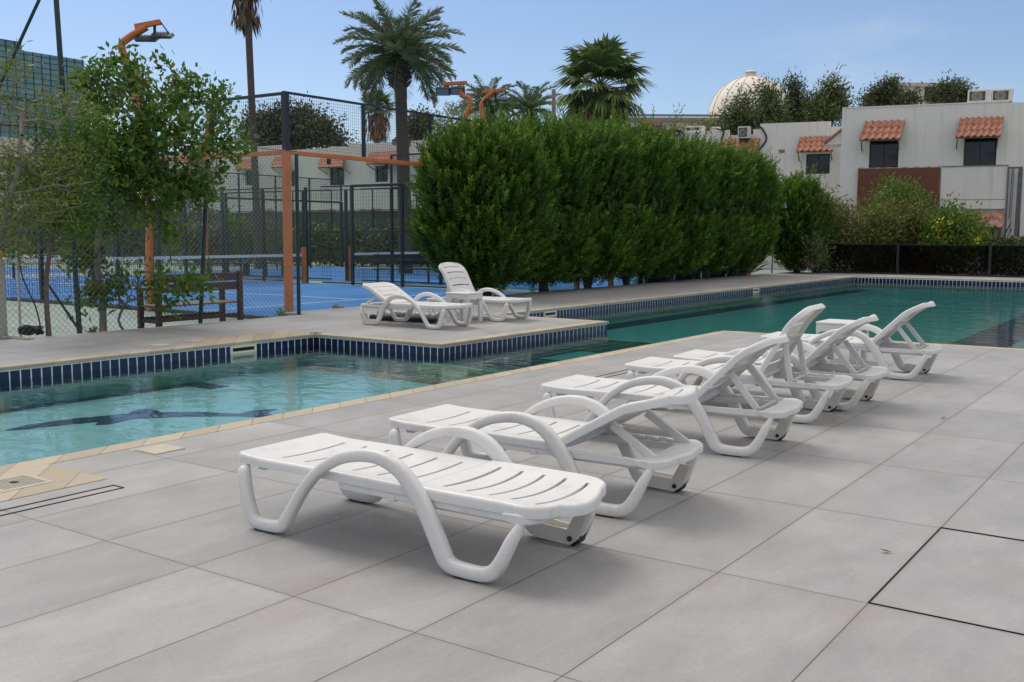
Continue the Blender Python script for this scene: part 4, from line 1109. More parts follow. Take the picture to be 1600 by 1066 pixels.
    def pix_awning(s, t0, t1, ty, b0, b1, by, proj, **k):
        ua, zt = s.loc(t0, ty); ub, _ = s.loc(t1, ty); uc, zb = s.loc(b0, by, -proj); ud, _ = s.loc(b1, by, -proj)
        s.awning(ua, ub, zt, ua+.0, ub, zb, proj, **k) if k.pop('straight', False) else s.awning(ua, ub, zt, uc, ud, zb, proj, **k)
    def ac(s, px0, py0, px1, py1, w, label, d=.38):
        u0, z1 = s.loc(px0, py0, w); u1, z0 = s.loc(px1, py1, w)
        X = s.P + s.d*(u0+u1)/2 + s.n*w; a = (u1-u0)/2; h = z1-z0
        t = thing("ac_unit", label, "air conditioner", (X[0], X[1], s.P[2]+z0), math.atan2(s.d[1], s.d[0]), "outdoor air conditioner units on the roofs")
        MB().box(-a, a, 0, d, .05, h).build("casing", MT['ac'], t, bevel=.015)
        g = MB(); g.box(-a+.05, a*.55, -.008, .0, .12, h-.07); g.build("grille", MT['ac_dark'], t)
        f = MB(); r = min(h*.36, a*.6)
        for q in (.35, .65, .95): 
            P = [(-a*.2+r*q*math.cos(k*math.pi/8), -.014, h*.52+r*q*math.sin(k*math.pi/8)) for k in range(17)]; f.tube(P, .008, 4, cap=False)
        f.build("fan_guard", MT['ac'], t)
        m = MB(); m.box(-a+.05, -a+.12, .02, d-.02, 0, .05); m.box(a-.12, a-.05, .02, d-.02, 0, .05); m.build("foot", MT['ac_dark'], t)

# --- right main block
d_main = (.976, .217)
Fm = Facade(1309, 43.0, d_main, "villa", "two storey white villa with terracotta window awnings and red brown slat panel at right")
uR, zR = Fm.loc(1577, 159); _, zL = Fm.loc(1309, 171); ztop = (zR+zL)/2
wa = Fm.loc(1359, 221)+Fm.loc(1403, 261.5); wb = Fm.loc(1507, 217)+Fm.loc(1556, 259)
dr = Fm.loc(1540, 352)+Fm.loc(1562, 400)
holes = [(wa[0], wa[2], wa[3], wa[1]+.1), (wb[0], wb[2], wb[3], wb[1]+.1), (dr[0], dr[2], .3, dr[1]+.1)]
Fm.wall([(0, uR, ztop)], holes, MT['wall'], depth=9)
for h in holes[:2]: Fm.window(*h)
MB().box(holes[2][0]-.05, holes[2][1]+.05, .3, .36, .3, holes[2][3]).build("doorway", MT['opening'], Fm.t)
Fm.pix_awning(1353, 1414, 192, 1342.5, 1407, 220, .75, courses=3)
Fm.pix_awning(1501, 1568, 187, 1492.5, 1563, 216, .75, courses=3)
Fm.pix_awning(1500, 1570, 333, 1495, 1566, 357, .75, courses=2, mat=MT['tiles_old'])
u0, z1 = Fm.loc(1341, 263, -.12); u1, _ = Fm.loc(1470, 261, -.12)
m = MB(); n = 46
for k in range(n):
    a = u0+(u1-u0)*k/n; m.box(a, a+(u1-u0)/n*.62, -.16, -.10, .1, z1+.0+.02*math.sin(k*7.3))
m.build("slat_panel", MT['slat'], Fm.t)
MB().box(u0+.02, u1-.02, -.10, -.02, .1, z1-.03).build("panel_backing", MT['slat'], Fm.t)
# slightly proud balcony wall right of the slats with a worn ledge
u2, _ = Fm.loc(1572, 300); _, zl = Fm.loc(1500, 261); 
m = MB(); m.box(u1+.03, dr[0]-.9, -.14, -.001, 0, zl); m.box(dr[0]-.9, u2, -.14, -.001, dr[1]+.65, zl); m.build("balcony_wall", MT['wall'], Fm.t)
MB().box(u1+.02, u2+.03, -.165, -.002, zl, zl+.04).build("ledge", MT['concrete'], Fm.t)
_, zc = Fm.loc(1500, 313); MB().box(u1+.03, u2, -.146, -.14, zc, zc+.025).build("render_crack", MT['concrete'], Fm.t)
# conduit run
uA, zA = Fm.loc(1576, 261, -.15); uB, _ = Fm.loc(1597, 261, -.15)
m = MB()
for u in (uA, uB): m.box(u-.035, u+.035, -.20, -.13, .9, zA)
m.box(uA+.035, uB-.035, -.19, -.13, zA-.07, zA-.001); m.build("conduit_frame", MT['pipe'], Fm.t)
m = MB(); w_ = uB-uA
for (f, r, zlow) in ((.3, .022, 2.4), (.42, .016, 1.9), (.8, .035, 1.5), (.9, .03, 1.3)): m.tube([(uA+w_*f, -.16, zA-.07), (uA+w_*(f-.03), -.16, (zA+zlow)/2), (uA+w_*(f-.06), -.17, zlow)], r, 7)
m.build("conduit", MT['pipe'], Fm.t, smooth=50)
m = MB(); cx = uA+w_*.35
m.tube(smooth_path([(cx,-.2,2.2),(cx-.18,-.22,1.7),(cx-.12,-.22,1.3),(cx+.15,-.22,1.35),(cx+.3,-.2,1.8),(cx+.32,-.2,2.3)], 6), .02, 6)
m.tube(smooth_path([(cx+.05,-.2,2.0),(cx-.1,-.22,1.5),(cx+.1,-.22,1.15),(cx+.32,-.2,1.6)], 6), .016, 6); m.build("loose_cable", MT['rubber'], Fm.t, smooth=50)
# right wing turned away
m = MB(); a = math.radians(14); ca_, sa_ = math.cos(a), math.sin(a); Lw = 7.0
V = [(uR+.002, 0), (uR+Lw*ca_, Lw*sa_), (uR+Lw*ca_, Lw*sa_+8), (uR+.002, 8)]
m.prism(V, 0, ztop-.02); m.build("side_wall", MT['wall'], Fm.t)
MB().box(0, uR, -.02, .27, ztop, ztop+.05).build("coping", MT['wall'], Fm.t)
# side gable awning seen edge on
ga = Fm.loc(1308, 205, .6); gb = Fm.loc(1290, 227, .6)
m = MB(); V = [(-.01, .35, ga[1]), (gb[0], .35, gb[1]), (-.01, .35, gb[1])]; V += [(x, 1.9, z_) for (x, _, z_) in V]
m.add(V, [(0,1,2),(5,4,3),(1,2,5,4),(0,3,4,1),(0,2,5,3)]); m.build("side_awning", MT['wall'], Fm.t)
m = MB(); m.bar((-.02, 1.1, ga[1]+.05), (gb[0]-.05, 1.1, gb[1]+.05), 1.7, .07, up=(.6, 0, .6)); m.build("side_awning_tiles", MT['tiles'], Fm.t)
Fm.ac(1513, 141, 1547, 161, 2.0, "white air conditioner on the villa roof, left of the two side by side", .5)
Fm.ac(1550, 140, 1583, 160, 2.0, "white air conditioner on the villa roof, right of the two, nearest the corner", .5)

# --- lower wing left of it
Fw = Facade(1309, 47.0, d_main, "villa_wing", "lower white villa wing with stepped parapet, partly hidden by the hedge")
prof = [(1000,1044,222),(1044,1057,214),(1057,1060,208),(1060,1100,206.5),(1100,1136,204.5),(1136,1139,203),(1139,1177,211),(1177,1188,202),(1188,1298,191.5),(1298,1330,198)]
cols = []
for (a, b, y) in prof:
    ua, za = Fw.loc(a, y+.022*0); ub, _ = Fw.loc(b, y); _, zm = Fw.loc((a+b)/2, y); cols.append((ua, ub, zm))
wc = Fw.loc(1260, 241)+Fw.loc(1296, 271.5)
hw_ = [(wc[0], wc[2], wc[3], wc[1])]
Fw.wall(cols, hw_, MT['wall'], depth=8); Fw.window(*hw_[0])
Fw.pix_awning(1251, 1298, 216, 1244, 1301, 238, .7); Fw.pix_awning(1133, 1188, 219, 1127, 1181, 241, .7); Fw.pix_awning(1042, 1062, 222, 1036, 1058, 240, .7)
v0 = Fw.loc(1217, 234)+Fw.loc(1226, 238.5); MB().box(v0[0], v0[2], -.03, 0, v0[3], v0[1]).build("vent", MT['concrete'], Fw.t)
for (px, y0, y1, bow) in ((1190, 200, 235, .5), (1131, 205, 230, -.15), (1066, 206, 220, .2), (1062, 207, 219, -.2)):
    a_ = Fw.loc(px, y0); b_ = Fw.loc(px-4, y1); MB().tube(smooth_path([(a_[0]-.3,-.04,a_[1]+.1),(a_[0],-.05,a_[1]),(a_[0]+bow*.5,-.06,(a_[1]+b_[1])/2),(b_[0],-.05,b_[1])], 5), .04, 6).build("roof_cable", MT['rubber'], Fw.t, smooth=50)
Fw.ac(1153, 198, 1171, 217.5, -.45, "white air conditioner hung in the gap of the wing's parapet", .4)
Fw.ac(1071, 197.5, 1099, 207, 1.6, "long low white air conditioner behind the stepped parapet above the hedge", .5)
Fw.ac(1110, 198.5, 1124, 206, 1.6, "smallest white air conditioner behind the parapet, between the other two", .4)

# --- villas behind the courts
Fv = Facade(500, 69.0, (1, 0), "villa_row", "row of pale villas with small tiled awnings seen through the court mesh")
prof = [(250,441,233),(441,545,232.5),(545,560,224),(560,760,219)]
cols = []
for (a, b, y) in prof:
    ua, za = Fv.loc(a, y); ub, _ = Fv.loc(b, y); _, zm = Fv.loc((a+b)/2, y); cols.append((ua, ub, zm))
hv = []
for (a, y0, b, y1) in ((515,262,538,289),(586,260,606,284),(620,260,631,284),(383,267,397,289),(454,266,464,291),(300,268,318,290)):
    q = Fv.loc(a, y0)+Fv.loc(b, y1); hv.append((q[0], q[2], q[3], q[1]))
Fv.wall(cols, hv, MT['wall2'], depth=8)
for h in hv: Fv.window(*h)
for (a, b, yt, c, d, yb) in ((579,632,240,572,628,257),(502,539,249,497,536,263),(430,452,247,424,450,263),(373,397,251,368,394,266),(290,320,252,284,316,267)):
    Fv.pix_awning(a, b, yt, c, d, yb, .8)
Fv.ac(515, 229.5, 524, 236, .6, "grey air conditioner on the parapet of the far villas, left one", .5)
Fv.ac(531, 229.5, 541, 236, .6, "grey air conditioner on the parapet of the far villas, right one", .5)
# low stone wall and windscreen behind the courts
a = at_depth(470, 366, 60); b = at_depth(700, 366, 60)
t = thing("windscreen_fence", "long dark green windscreen fence closing the far side of the courts", "fence", (-20, 36, CZ))
MB().box(-60, 5, -.03, .03, 0, 2.75).build("screen", MT['screen'], t)
m = MB()
for k in range(22): m.tube([(-60+3*k, -.06, 0), (-60+3*k, -.06, 3.9)], .035, 6)
m.build("fence_post", MT['black'], t); t.children[-1]['kind'] = 'stuff'
m = MB(); m.tube([(-60,-.06,3.88),(5,-.06,3.88)], .025, 6); m.tube([(-60,-.06,2.8),(5,-.06,2.8)], .025, 6); m.build("top_rail", MT['black'], t)
t = thing("stone_wall", "rough brownish stone wall above the green windscreen behind the courts", "wall", (-20, 39, -.35))
rg = np.random.default_rng(3); m = MB()
for k in range(300):
    x = rg.uniform(-40, -7); z_ = rg.uniform(1.9, 3.05); r = rg.uniform(.16, .34)
    pr = [(.001, -r*.8), (r*.7, -r*.5), (r, 0), (r*.75, r*.5), (.001, r*.75)]; m.lathe(pr, 7, (x, -.05+rg.uniform(-.1, .1), z_))
m.box(-40, -7, 0, .3, 0, 2.95); m.build("rubble", MT['stone'], t)

# --- domed hall
D = 150.0; pc = at_depth(1166, 366, D); base_z = float(at_depth(1166, 190, D)[2]); Rr = 64*D/FPX
t = thing("domed_hall", "cream ribbed dome with a small lantern rising behind the eucalyptus trees", "building", (pc[0], pc[1], -.35))
bz = base_z+.35
N = 16; pr = [(Rr*1.0*math.cos(a), bz+Rr*1.03*math.sin(a)) for a in [math.pi/2*k/N for k in range(N)]]+[(.05, bz+Rr*1.03)]
MB().lathe(pr, 64).build("dome", MT['dome'], t, smooth=30)
m = MB()
for k in range(16):
    a0 = 2*math.pi*k/16+.12; P = []
    for q in range(15):
        a = math.pi/2*q/14.5; P.append((Rr*1.006*math.cos(a)*math.cos(a0), Rr*1.006*math.cos(a)*math.sin(a0), bz+Rr*1.036*math.sin(a)))
    m.tube(P, .06, 5)
m.build("dome_rib", MT['dome_rib'], t)
zt_ = bz+Rr*1.03
MB().lathe([(.9,zt_-.2),(.9,zt_+.25),(.72,zt_+.3),(.72,zt_+.55),(.95,zt_+.62),(.5,zt_+.85),(.01,zt_+.95)], 16).build("lantern", MT['dome_rib'], t, smooth=40)
MB().lathe([(Rr*1.04,bz-1.6),(Rr*1.04,bz),(Rr,bz+.05)], 48).build("drum", MT['dome_rib'], t, smooth=40)
xl = np.linalg.norm(at_depth(985,366,D)-pc); rz_ = math.atan2(R_[1], R_[0])
hall = MB()
def rot(u, w): return (u*math.cos(rz_)-w*math.sin(rz_), u*math.sin(rz_)+w*math.cos(rz_))
hall.prism([rot(-xl-9, -4), rot(9.5, -4), rot(9.5, 14), rot(-xl-9, 14)], 0, bz-.1); hall.build("hall", MT['wall_far'], t)
m = MB()
for z_ in (bz+.15, bz-.55): 
    a_, b_ = rot(-xl-9, -4.25), rot(9.5, -4.25); m.bar((a_[0], a_[1], z_), (b_[0], b_[1], z_), .35, .28)
m.build("cornice", MT['concrete'], t)
# --- block behind the main villa
D = 110.0; pc = at_depth(1436, 366, D); zt_ = float(at_depth(1436, 139, D)[2])
t = thing("apartment_block", "beige block with one window just showing behind the villa roof", "building", (pc[0], pc[1], -.35), rz_)
hw2 = 34*D/FPX
MB().box(-hw2, hw2, 0, 8, 0, zt_+.35).build("wall", MT['wall_far'], t)
MB().box(-hw2-.15, hw2+.15, -.15, 8.1, zt_+.35, zt_+.75).build("cornice", MT['wall_far'], t)
zw = float(at_depth(1438, 158, D)[2]); w = MB().box(-.1, .95, -.05, .0, zw+.2, zw+1.6).build("window", MT['frame'], t); MB().box(-.02, .4, -.06, -.051, zw+.25, zw+1.5).build("pane", MT['pane'], w)

# --- teal glass building
XB = -205.0
def bx(px, py): return at_x(px, py, XB)
e = bx(130, 93); s_ = bx(34, 70); w0 = bx(-160, 70)
zt1 = float(bx(130, 94)[2]); zt2 = float(bx(33, 66)[2]); zb = float(bx(60, 219)[2])
y0, y1, ys = float(w0[1]), float(e[1]), float(s_[1])
t = thing("office_building", "tall teal glass office building with dark grid behind the trees at left", "building", (XB, y0, -.35))
MB().box(-30, 0, 0, y1-y0, zb+.35, zt1+.35).build("glass_wall", MT['curtain'], t)
MB().box(-30, -.1, 0, ys-y0, zt1+.35, zt2+.35).build("upper_storey", MT['curtain'], t)
g = MB(); y = 0.0; k = 0
while y < y1-y0: g.box(0, .12, y-.07, y+.07, zb+.35, (zt1 if y > ys-y0 else zt2)+.35); y += 1.9
z_ = zb+.35
while z_ < zt2+.35: g.box(0, .11, 0, (y1-y0 if z_ < zt1+.35 else ys-y0), z_-.05, z_+.05); z_ += 1.16
g.build("mullion_grid", MT['mullion'], t)
MB().box(0, .16, 0, y1-y0, (zb+zt1)/2-.9, (zb+zt1)/2-.2).build("dark_band", MT['mullion'], t)
MB().box(-26, 1.5, -5, y1-y0+9, 0, zb+.3).build("podium", MT['wall_far'], t)
MB().box(-29.9, -.02, y1-y0, y1-y0+.3, zb+.35, zt1+.3).build("end_wall", MT['ac'], t)
am = bx(5, 60); P0 = np.array((XB-3, am[1]-y0, 0))
MB().tube([(-3, am[1]-y0, zt2+.3), (-3, am[1]-y0, zt2+5.2)], .09, 5).build("antenna", MT['mullion'], t)
# ================================================================== VEGETATION
RNG = np.random.default_rng(11)
def unit(a): return a/(np.linalg.norm(a, axis=-1, keepdims=True)+1e-9)
def leaf_quads(P, A, L, Wd, rng, flat=None):
    """P base points, A axes (N,3), L lengths, Wd widths -> (N*4,3) diamond leaves"""
    N = len(P); A = unit(A); r = rng.normal(size=(N,3))
    if flat is not None: r = r*.6 + flat
    S = unit(np.cross(A, r)); Nn = np.cross(S, A)
    L = np.broadcast_to(L, (N,))[:,None]; Wd = np.broadcast_to(Wd, (N,))[:,None]
    mid = P + A*L*.45 + Nn*L*.06
    V = np.empty((N,4,3)); V[:,0] = P; V[:,1] = mid+S*Wd*.5; V[:,2] = P+A*L; V[:,3] = mid-S*Wd*.5
    return V.reshape(-1,3)
def lobe_px(px, py, rx, ry, depth, dd=0.0, rd=None):
    """crown lobe given by where its centre stands in the photo and its own distance: centre, radii (across, away, up)"""
    c = at_depth(px, py, depth+dd); k = (depth+dd)/FPX
    return (c, (rx*k, (rd if rd is not None else rx*k*.85), ry*k))
AX = np.array([R_, [F_[0], F_[1], 0], [0,0,1.0]])
AX[1] /= np.linalg.norm(AX[1])
def in_lobes(lobes, n, rng, shell=.45):
    vol = np.array([l[1][0]*l[1][1]*l[1][2] for l in lobes])**.75; pr = vol/vol.sum()
    idx = rng.choice(len(lobes), n, p=pr); d = unit(rng.normal(size=(n,3)))*(rng.uniform(0,1,(n,1))**shell)
    C_ = np.array([lobes[i][0] for i in idx]); Rd = np.array([lobes[i][1] for i in idx])
    return C_ + (d*Rd)@AX
def tree(name, label, cat, base, trunk, lobes, n, per, leaf, wood, crown, r0=.006, spread=.18, group=None, seed=1, droop=0.0, bare=0.0, maxr=.12, shell=.45, up=.15, sides=5, trunk_r=None, base_z=None):
    rng = np.random.default_rng(seed)
    base = np.array(base, float); t = thing(name, label, cat, base, 0, group)
    pts = in_lobes(lobes, n, rng, shell)
    nodes = [np.array(p, float) for p in smooth_path(trunk, 3)]; par = [-1]+list(range(len(nodes)-1)); ntr = len(nodes)
    fork = nodes[-1]; order = np.argsort(np.linalg.norm(pts-fork, axis=1)); ends = []
    arr = np.zeros((ntr+n*3, 3)); arr[:ntr] = nodes; cnt = ntr; hops = np.zeros(ntr+n*3); start = max(1, int(ntr*.45))
    for i in order:
        p = pts[i]; d = np.linalg.norm(arr[start:cnt]-p, axis=1)
        # branches prefer to grow outwards and upwards from their parent
        dz_ = arr[start:cnt,2]-p[2]; cost = d + np.maximum(0, dz_)*.5 + hops[start:cnt]*.02
        j = start+int(np.argmin(cost)); a = arr[j]; dist = float(np.linalg.norm(p-a)); prev = j
        k = 2 if dist > .5 else 1
        for q in range(1, k):
            m_ = a+(p-a)*q/k + rng.normal(size=3)*dist*.09 + np.array((0,0,-.05*dist)); arr[cnt] = m_; par.append(prev); hops[cnt] = hops[prev]+1; prev = cnt; cnt += 1
        arr[cnt] = p; par.append(prev); hops[cnt] = hops[prev]+1; ends.append(cnt); cnt += 1
    arr = arr[:cnt]; w = np.zeros(cnt)
    for i in range(cnt-1, -1, -1):
        if w[i] == 0: w[i] = r0**2.2
        if par[i] >= 0: w[par[i]] += w[i]
    rad = np.minimum(w**(1/2.2), maxr)
    if trunk_r is not None:
        for i in range(ntr): rad[i] = max(rad[i], np.interp(i/(ntr-1), [0, .08, 1], [trunk_r*1.25, trunk_r, trunk_r*.7]))
    # wood mesh
    V = []; Fc = []
    def ring(c, d, r, n_):
        d = d/(np.linalg.norm(d)+1e-9); h = np.array((0,0,1.0)) if abs(d[2]) < .9 else np.array((1.0,0,0))
        x = np.cross(d, h); x /= np.linalg.norm(x); y = np.cross(d, x)
        return [c+(x*math.cos(2*math.pi*k/n_)+y*math.sin(2*math.pi*k/n_))*r for k in range(n_)]
    for i in range(cnt):
        j = par[i]
        if j < 0: continue
        n_ = 9 if i < ntr else (sides if rad[i] > .012 else 4)
        d = arr[i]-arr[j]; b = len(V)
        r1 = rad[j] if (i < ntr or rad[j] < rad[i]*1.6) else rad[i]*1.25
        V += ring(arr[j]-base, d, r1, n_)+ring(arr[i]-base, d, rad[i], n_)
        Fc += [(b+k, b+(k+1)%n_, b+n_+(k+1)%n_, b+n_+k) for k in range(n_)]
    m = MB(); m.add(V, Fc); m.build("trunk", wood, t, smooth=60)
    # leaves
    ends = np.array(ends)
    if bare > 0: ends = ends[rng.uniform(size=len(ends)) > bare]
    ep = arr[ends]; ed = unit(ep-arr[np.array([par[e] for e in ends])])
    M = len(ends)*per; P = np.repeat(ep, per, 0); Dd = np.repeat(ed, per, 0)
    g = rng.normal(size=(M,3))*spread*.55; s = rng.uniform(-1.2, .9, (M,1))*spread
    P = P + g + Dd*s
    A = unit(Dd*.7 + rng.normal(size=(M,3))*.75 + np.array((0,0,up-droop)))
    Ll = leaf[0]*rng.uniform(.6, 1.25, M); Wl = leaf[1]*rng.uniform(.7, 1.2, M)
    fast_mesh("crown", leaf_quads(P-base, A, Ll, Wl, rng), 4, crown, t)
    return t, ep

def ground_under(px, depth, z=CZ):
    p = at_depth(px, 366, depth); return np.array((p[0], p[1], z))

# --- leafy tree by the chain link fence
D = 13.6
b = at_z(161, 524, -.12); D = depth_of(b)
lob = [lobe_px(*q) for q in ((185,110,48,32,D,-.1),(250,98,18,36,D,.1),(165,150,60,45,D,.3),(235,160,60,45,D,-.2),(300,150,55,28,D,.2),(350,160,26,28,D,-.1),(340,225,40,34,D,.2),(280,215,60,40,D,-.3),(200,225,70,45,D,.2),(140,250,45,55,D,-.2),(310,285,55,30,D,.1),(225,295,75,45,D,-.1),(150,330,55,50,D,.3),(355,350,20,26,D,-.2),(260,350,40,26,D,-.3),(130,400,30,32,D,.1),(190,240,60,60,D,-.5))]
tree("leafy_tree", "airy green tree with a slim pale trunk growing at the fence beside the brown bench", "tree", b,
     [b, at_depth(160,470,D), at_depth(152,420,D), at_depth(155,360,D), at_depth(172,300,D), at_depth(190,240,D)], lob, 420, 24, (.12, .056), MT['bark_pale'], MT['ficus'], r0=.0048, spread=.145, seed=4, maxr=.06, trunk_r=.052, shell=.5)
# low leafy suckers in front of the bench
lob = [lobe_px(*q) for q in ((175,450,42,42,D,.05),(240,448,38,26,D,-.1),(295,444,34,16,D,-.15),(140,470,30,22,D,0),(262,482,14,16,D,-.1))]
b2 = b+np.array((.22,.25,0))
tree("low_sapling", "low leafy shoots spreading in front of the brown bench's left end", "sapling", b2, [b2, at_depth(185,500,D), at_depth(200,470,D)], lob, 62, 20, (.11, .050), MT['bark_pale'], MT['ficus'], r0=.004, spread=.14, seed=9, maxr=.018, trunk_r=.013)
# --- twiggy yellow green shrub at the far left, nearer
D2 = 12.7
b = ground_under(-30, D2, -.1)
lob = [lobe_px(*q) for q in ((0,110,45,30,D2,0),(15,170,60,35,D2,.3),(100,165,55,32,D2,.1),(-20,250,60,40,D2,0),(60,250,70,40,D2,.2),(10,330,60,40,D2,-.2),(80,320,60,36,D2,.1),(110,270,45,45,D2,.3),(15,385,45,20,D2,.2))]
tree("twiggy_shrub", "tangled grey twiggy shrub with yellow green tufts at the left edge", "shrub", b,
     [b, at_depth(-25,470,D2), at_depth(-10,400,D2), at_depth(10,330,D2), at_depth(30,260,D2)], lob, 430, 17, (.09, .020), MT['bark_pale'], MT['yellowgreen'], r0=.0052, spread=.16, seed=21, bare=.50, maxr=.035, trunk_r=.04)
b = ground_under(70, 13.4, -.15)
lob = [lobe_px(*q) for q in ((95,215,50,55,13.4,0),(130,270,50,50,13.4,.2),(60,290,50,45,13.4,-.1),(110,340,55,45,13.4,.1),(150,210,30,40,13.4,.2))]
tree("dry_shrub", "dry brown and green shrub between the twiggy shrub and the leafy tree", "shrub", b,
     [b, at_depth(72,450,13.4), at_depth(80,380,13.4), at_depth(92,300,13.4)], lob, 270, 18, (.09, .032), MT['bark'], MT['bright_leaf'], r0=.004, spread=.15, seed=23, bare=.25, maxr=.03, trunk_r=.035)

# --- clipped hedge trees
def hedge_bush(label, c, rx, ry, z0, z1, n, seed, group="clipped hedge trees along the courts", trunk=True, ex=2.6, tips=1.0):
    rng = np.random.default_rng(seed); base = np.array((c[0], c[1], -.25)); t = thing("hedge_tree", label, "hedge tree", base, 0, group)
    def surf(th, ph, f=1.0):
        cx, sx, cz, sz = np.cos(th), np.sin(th), np.cos(ph), np.sin(ph)
        pw = lambda v, e: np.sign(v)*np.abs(v)**e
        e = 2/ex
        lump = 1 + .05*np.sin(3*th+seed)*np.cos(4*ph+seed*.7) + .04*np.sin(7*th+2.1*seed+3*ph) + .035*np.sin(11*ph+seed+2*th)
        X = rx*pw(cz, e)*pw(cx, .9)*lump*f; Y = ry*pw(cz, e)*pw(sx, .9)*lump*f; Z = (z0+z1)/2+(z1-z0)/2*pw(sz, e*.9)*(1+.03*np.sin(5*th+seed))*(.98*f+.02)
        # narrower foot
        k = np.clip((Z-z0)/(z1-z0), 0, 1); nar = .78+.22*np.minimum(1, k*3.0)
        return np.stack([X*nar, Y*nar, Z], -1)
    th = rng.uniform(0, 2*math.pi, n); ph = np.arcsin(rng.uniform(-1, 1, n))
    # shoots stand out in tufts with darker hollows between them
    tuft = .5+.5*np.sin(th*9+3*np.sin(ph*5+seed))*np.sin(ph*11+2*np.sin(th*4+seed*1.3))
    dep = 1-.24*rng.uniform(0, 1, n)**1.6-.10*(1-tuft)
    P = surf(th, ph, dep)
    e_ = 1e-2; nrm = unit(np.cross(surf(th+e_, ph)-surf(th, ph), surf(th, ph+e_)-surf(th, ph)))
    A = unit(nrm*.50 + np.array((0,0,.95)) + rng.normal(size=(n,3))*.25); L = rng.uniform(.26, .52, n)*tips
    L = np.where((rng.uniform(size=n) < .12) & (ph > .4), L*rng.uniform(1.4, 2.3, n), L)
    per = 24; fr = np.tile(np.linspace(.02, 1, per), n); Pq = np.repeat(P, per, 0)+np.repeat(A*L[:,None], per, 0)*fr[:,None]
    ang = np.tile(np.arange(per)*2.4, n)+np.repeat(rng.uniform(0, 6.28, n), per)
    Aq = np.repeat(A, per, 0); X = unit(np.cross(Aq, np.array((.3,.5,.1)))); Y = np.cross(Aq, X)
    ax = unit(Aq*.8 + (X*np.cos(ang)[:,None]+Y*np.sin(ang)[:,None])*(1.1-.7*fr[:,None]))
    V = leaf_quads(Pq, ax, rng.uniform(.08, .13, n*per), rng.uniform(.026, .042, n*per), rng)
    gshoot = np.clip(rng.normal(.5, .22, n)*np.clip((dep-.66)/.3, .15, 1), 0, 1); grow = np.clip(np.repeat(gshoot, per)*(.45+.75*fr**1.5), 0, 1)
    # a dense inner mass of larger old leaves
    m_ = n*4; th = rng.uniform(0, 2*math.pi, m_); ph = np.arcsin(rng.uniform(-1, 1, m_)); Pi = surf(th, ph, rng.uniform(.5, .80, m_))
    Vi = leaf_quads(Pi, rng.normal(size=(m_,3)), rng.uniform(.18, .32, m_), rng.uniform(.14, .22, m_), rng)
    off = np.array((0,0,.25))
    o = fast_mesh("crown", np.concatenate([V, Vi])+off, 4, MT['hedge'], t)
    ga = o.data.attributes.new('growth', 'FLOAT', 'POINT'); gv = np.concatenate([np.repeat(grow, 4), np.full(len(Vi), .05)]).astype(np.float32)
    if len(o.data.vertices) == len(gv): ga.data.foreach_set('value', gv)
    if trunk:
        m = MB(); 
        for k in range(3):
            a = rng.uniform(0, 6.28); m.tube(smooth_path([(0+.05*k,.04*k,0),(.07*math.cos(a),.07*math.sin(a),.5),(.25*math.cos(a),.25*math.sin(a),1.2),(.4*math.cos(a),.5*math.sin(a),2.2)], 4), [.10,.095,.09,.085,.08,.075,.07,.065,.06,.055,.05,.045,.04], 8)
        m.build("trunk", MT['bark_dark'], t, smooth=60)
    return t
HXc = -11.75
def hz(px, py, X=HXc): return float(at_x(px, py, X)[2])
def hy(px, X=HXc): return float(at_x(px, 400, X)[1])
y = hy(752); hedge_bush("largest rounded hedge tree nearest the loungers, standing a little forward", (HXc+.10, y, 0), 1.25, 1.62, .02, hz(745,208,HXc), 2900, 3, ex=2.4)
labs = ["hedge tree right behind the largest rounded one, with two dark trunks at its foot", "hedge tree in front of the fan palm", "tall hedge tree right of the fan palm, in the middle of the row", "hedge tree left of the roof floodlight", "hedge tree below the stepped white parapet", "last tall hedge tree of the row, in front of the wing with air conditioners"]
ys = [hy(848), hy(915), hy(982), hy(1045), hy(1102), hy(1152)]
tops = [(860,204),(925,201),(990,209),(1050,222),(1108,234),(1160,243)]
for i, (yy, lb, tp) in enumerate(zip(ys, labs, tops)):
    hedge_bush(lb, (HXc+.08*math.sin(i*2.3), yy, 0), 1.10, (1.85, 1.75, 1.9, 1.9, 2.0, 1.85)[i], .05+.01*i, hz(tp[0], tp[1]+8)+(.05, -.08, .10, -.06, .04, -.05)[i], 2900, 31+i, ex=3.4)
p = ground_under(1246, 37.2); hedge_bush("separate lower hedge tree at the right end of the row, by the dark pool fence", p, 1.05, 1.35, -.1, float(at_depth(1248, 284, 37.2)[2]), 1700, 77, ex=2.0, group=None)

# --- broadleaf trees behind
def back_tree(label, px0, py_base, depth, lob, n, per, leaf, crown, seed, name="dark_tree", cat="tree", group=None, bare=0, wood='bark_dark', spread=.5, tr=.15, r0=.012, maxr=.12):
    b = ground_under(px0, depth, -.4); L = [lobe_px(q[0], q[1], q[2], q[3], depth, (i%3-1)*.6) for i, q in enumerate(lob)]
    cx = np.mean([l[0] for l in L], axis=0); low = min(l[0][2]-l[1][2]*.5 for l in L)
    f = np.array((b[0]*.5+cx[0]*.5, b[1]*.5+cx[1]*.5, low))
    return tree(name, label, cat, b, [b, b*.6+f*.4, f], L, n, per, leaf, MT[wood], MT[crown], r0=r0, spread=spread, seed=seed, bare=bare, maxr=maxr, trunk_r=tr, group=group, sides=4)
back_tree("broad dark round tree behind the far villas, seen through the upper mesh", 455, 366, 85, [(400,205,28,26),(430,192,30,22),(465,188,32,20),(500,205,30,22),(525,222,18,14),(450,215,50,22)], 520, 30, (.34,.17), 'dark_leaf', 51, spread=.75)
back_tree("dark small leaved tree just right of the tall date palm trunk", 655, 366, 80, [(652,200,16,22),(665,190,10,12),(645,215,14,14)], 150, 24, (.30,.14), 'dark_leaf', 52, spread=.55)
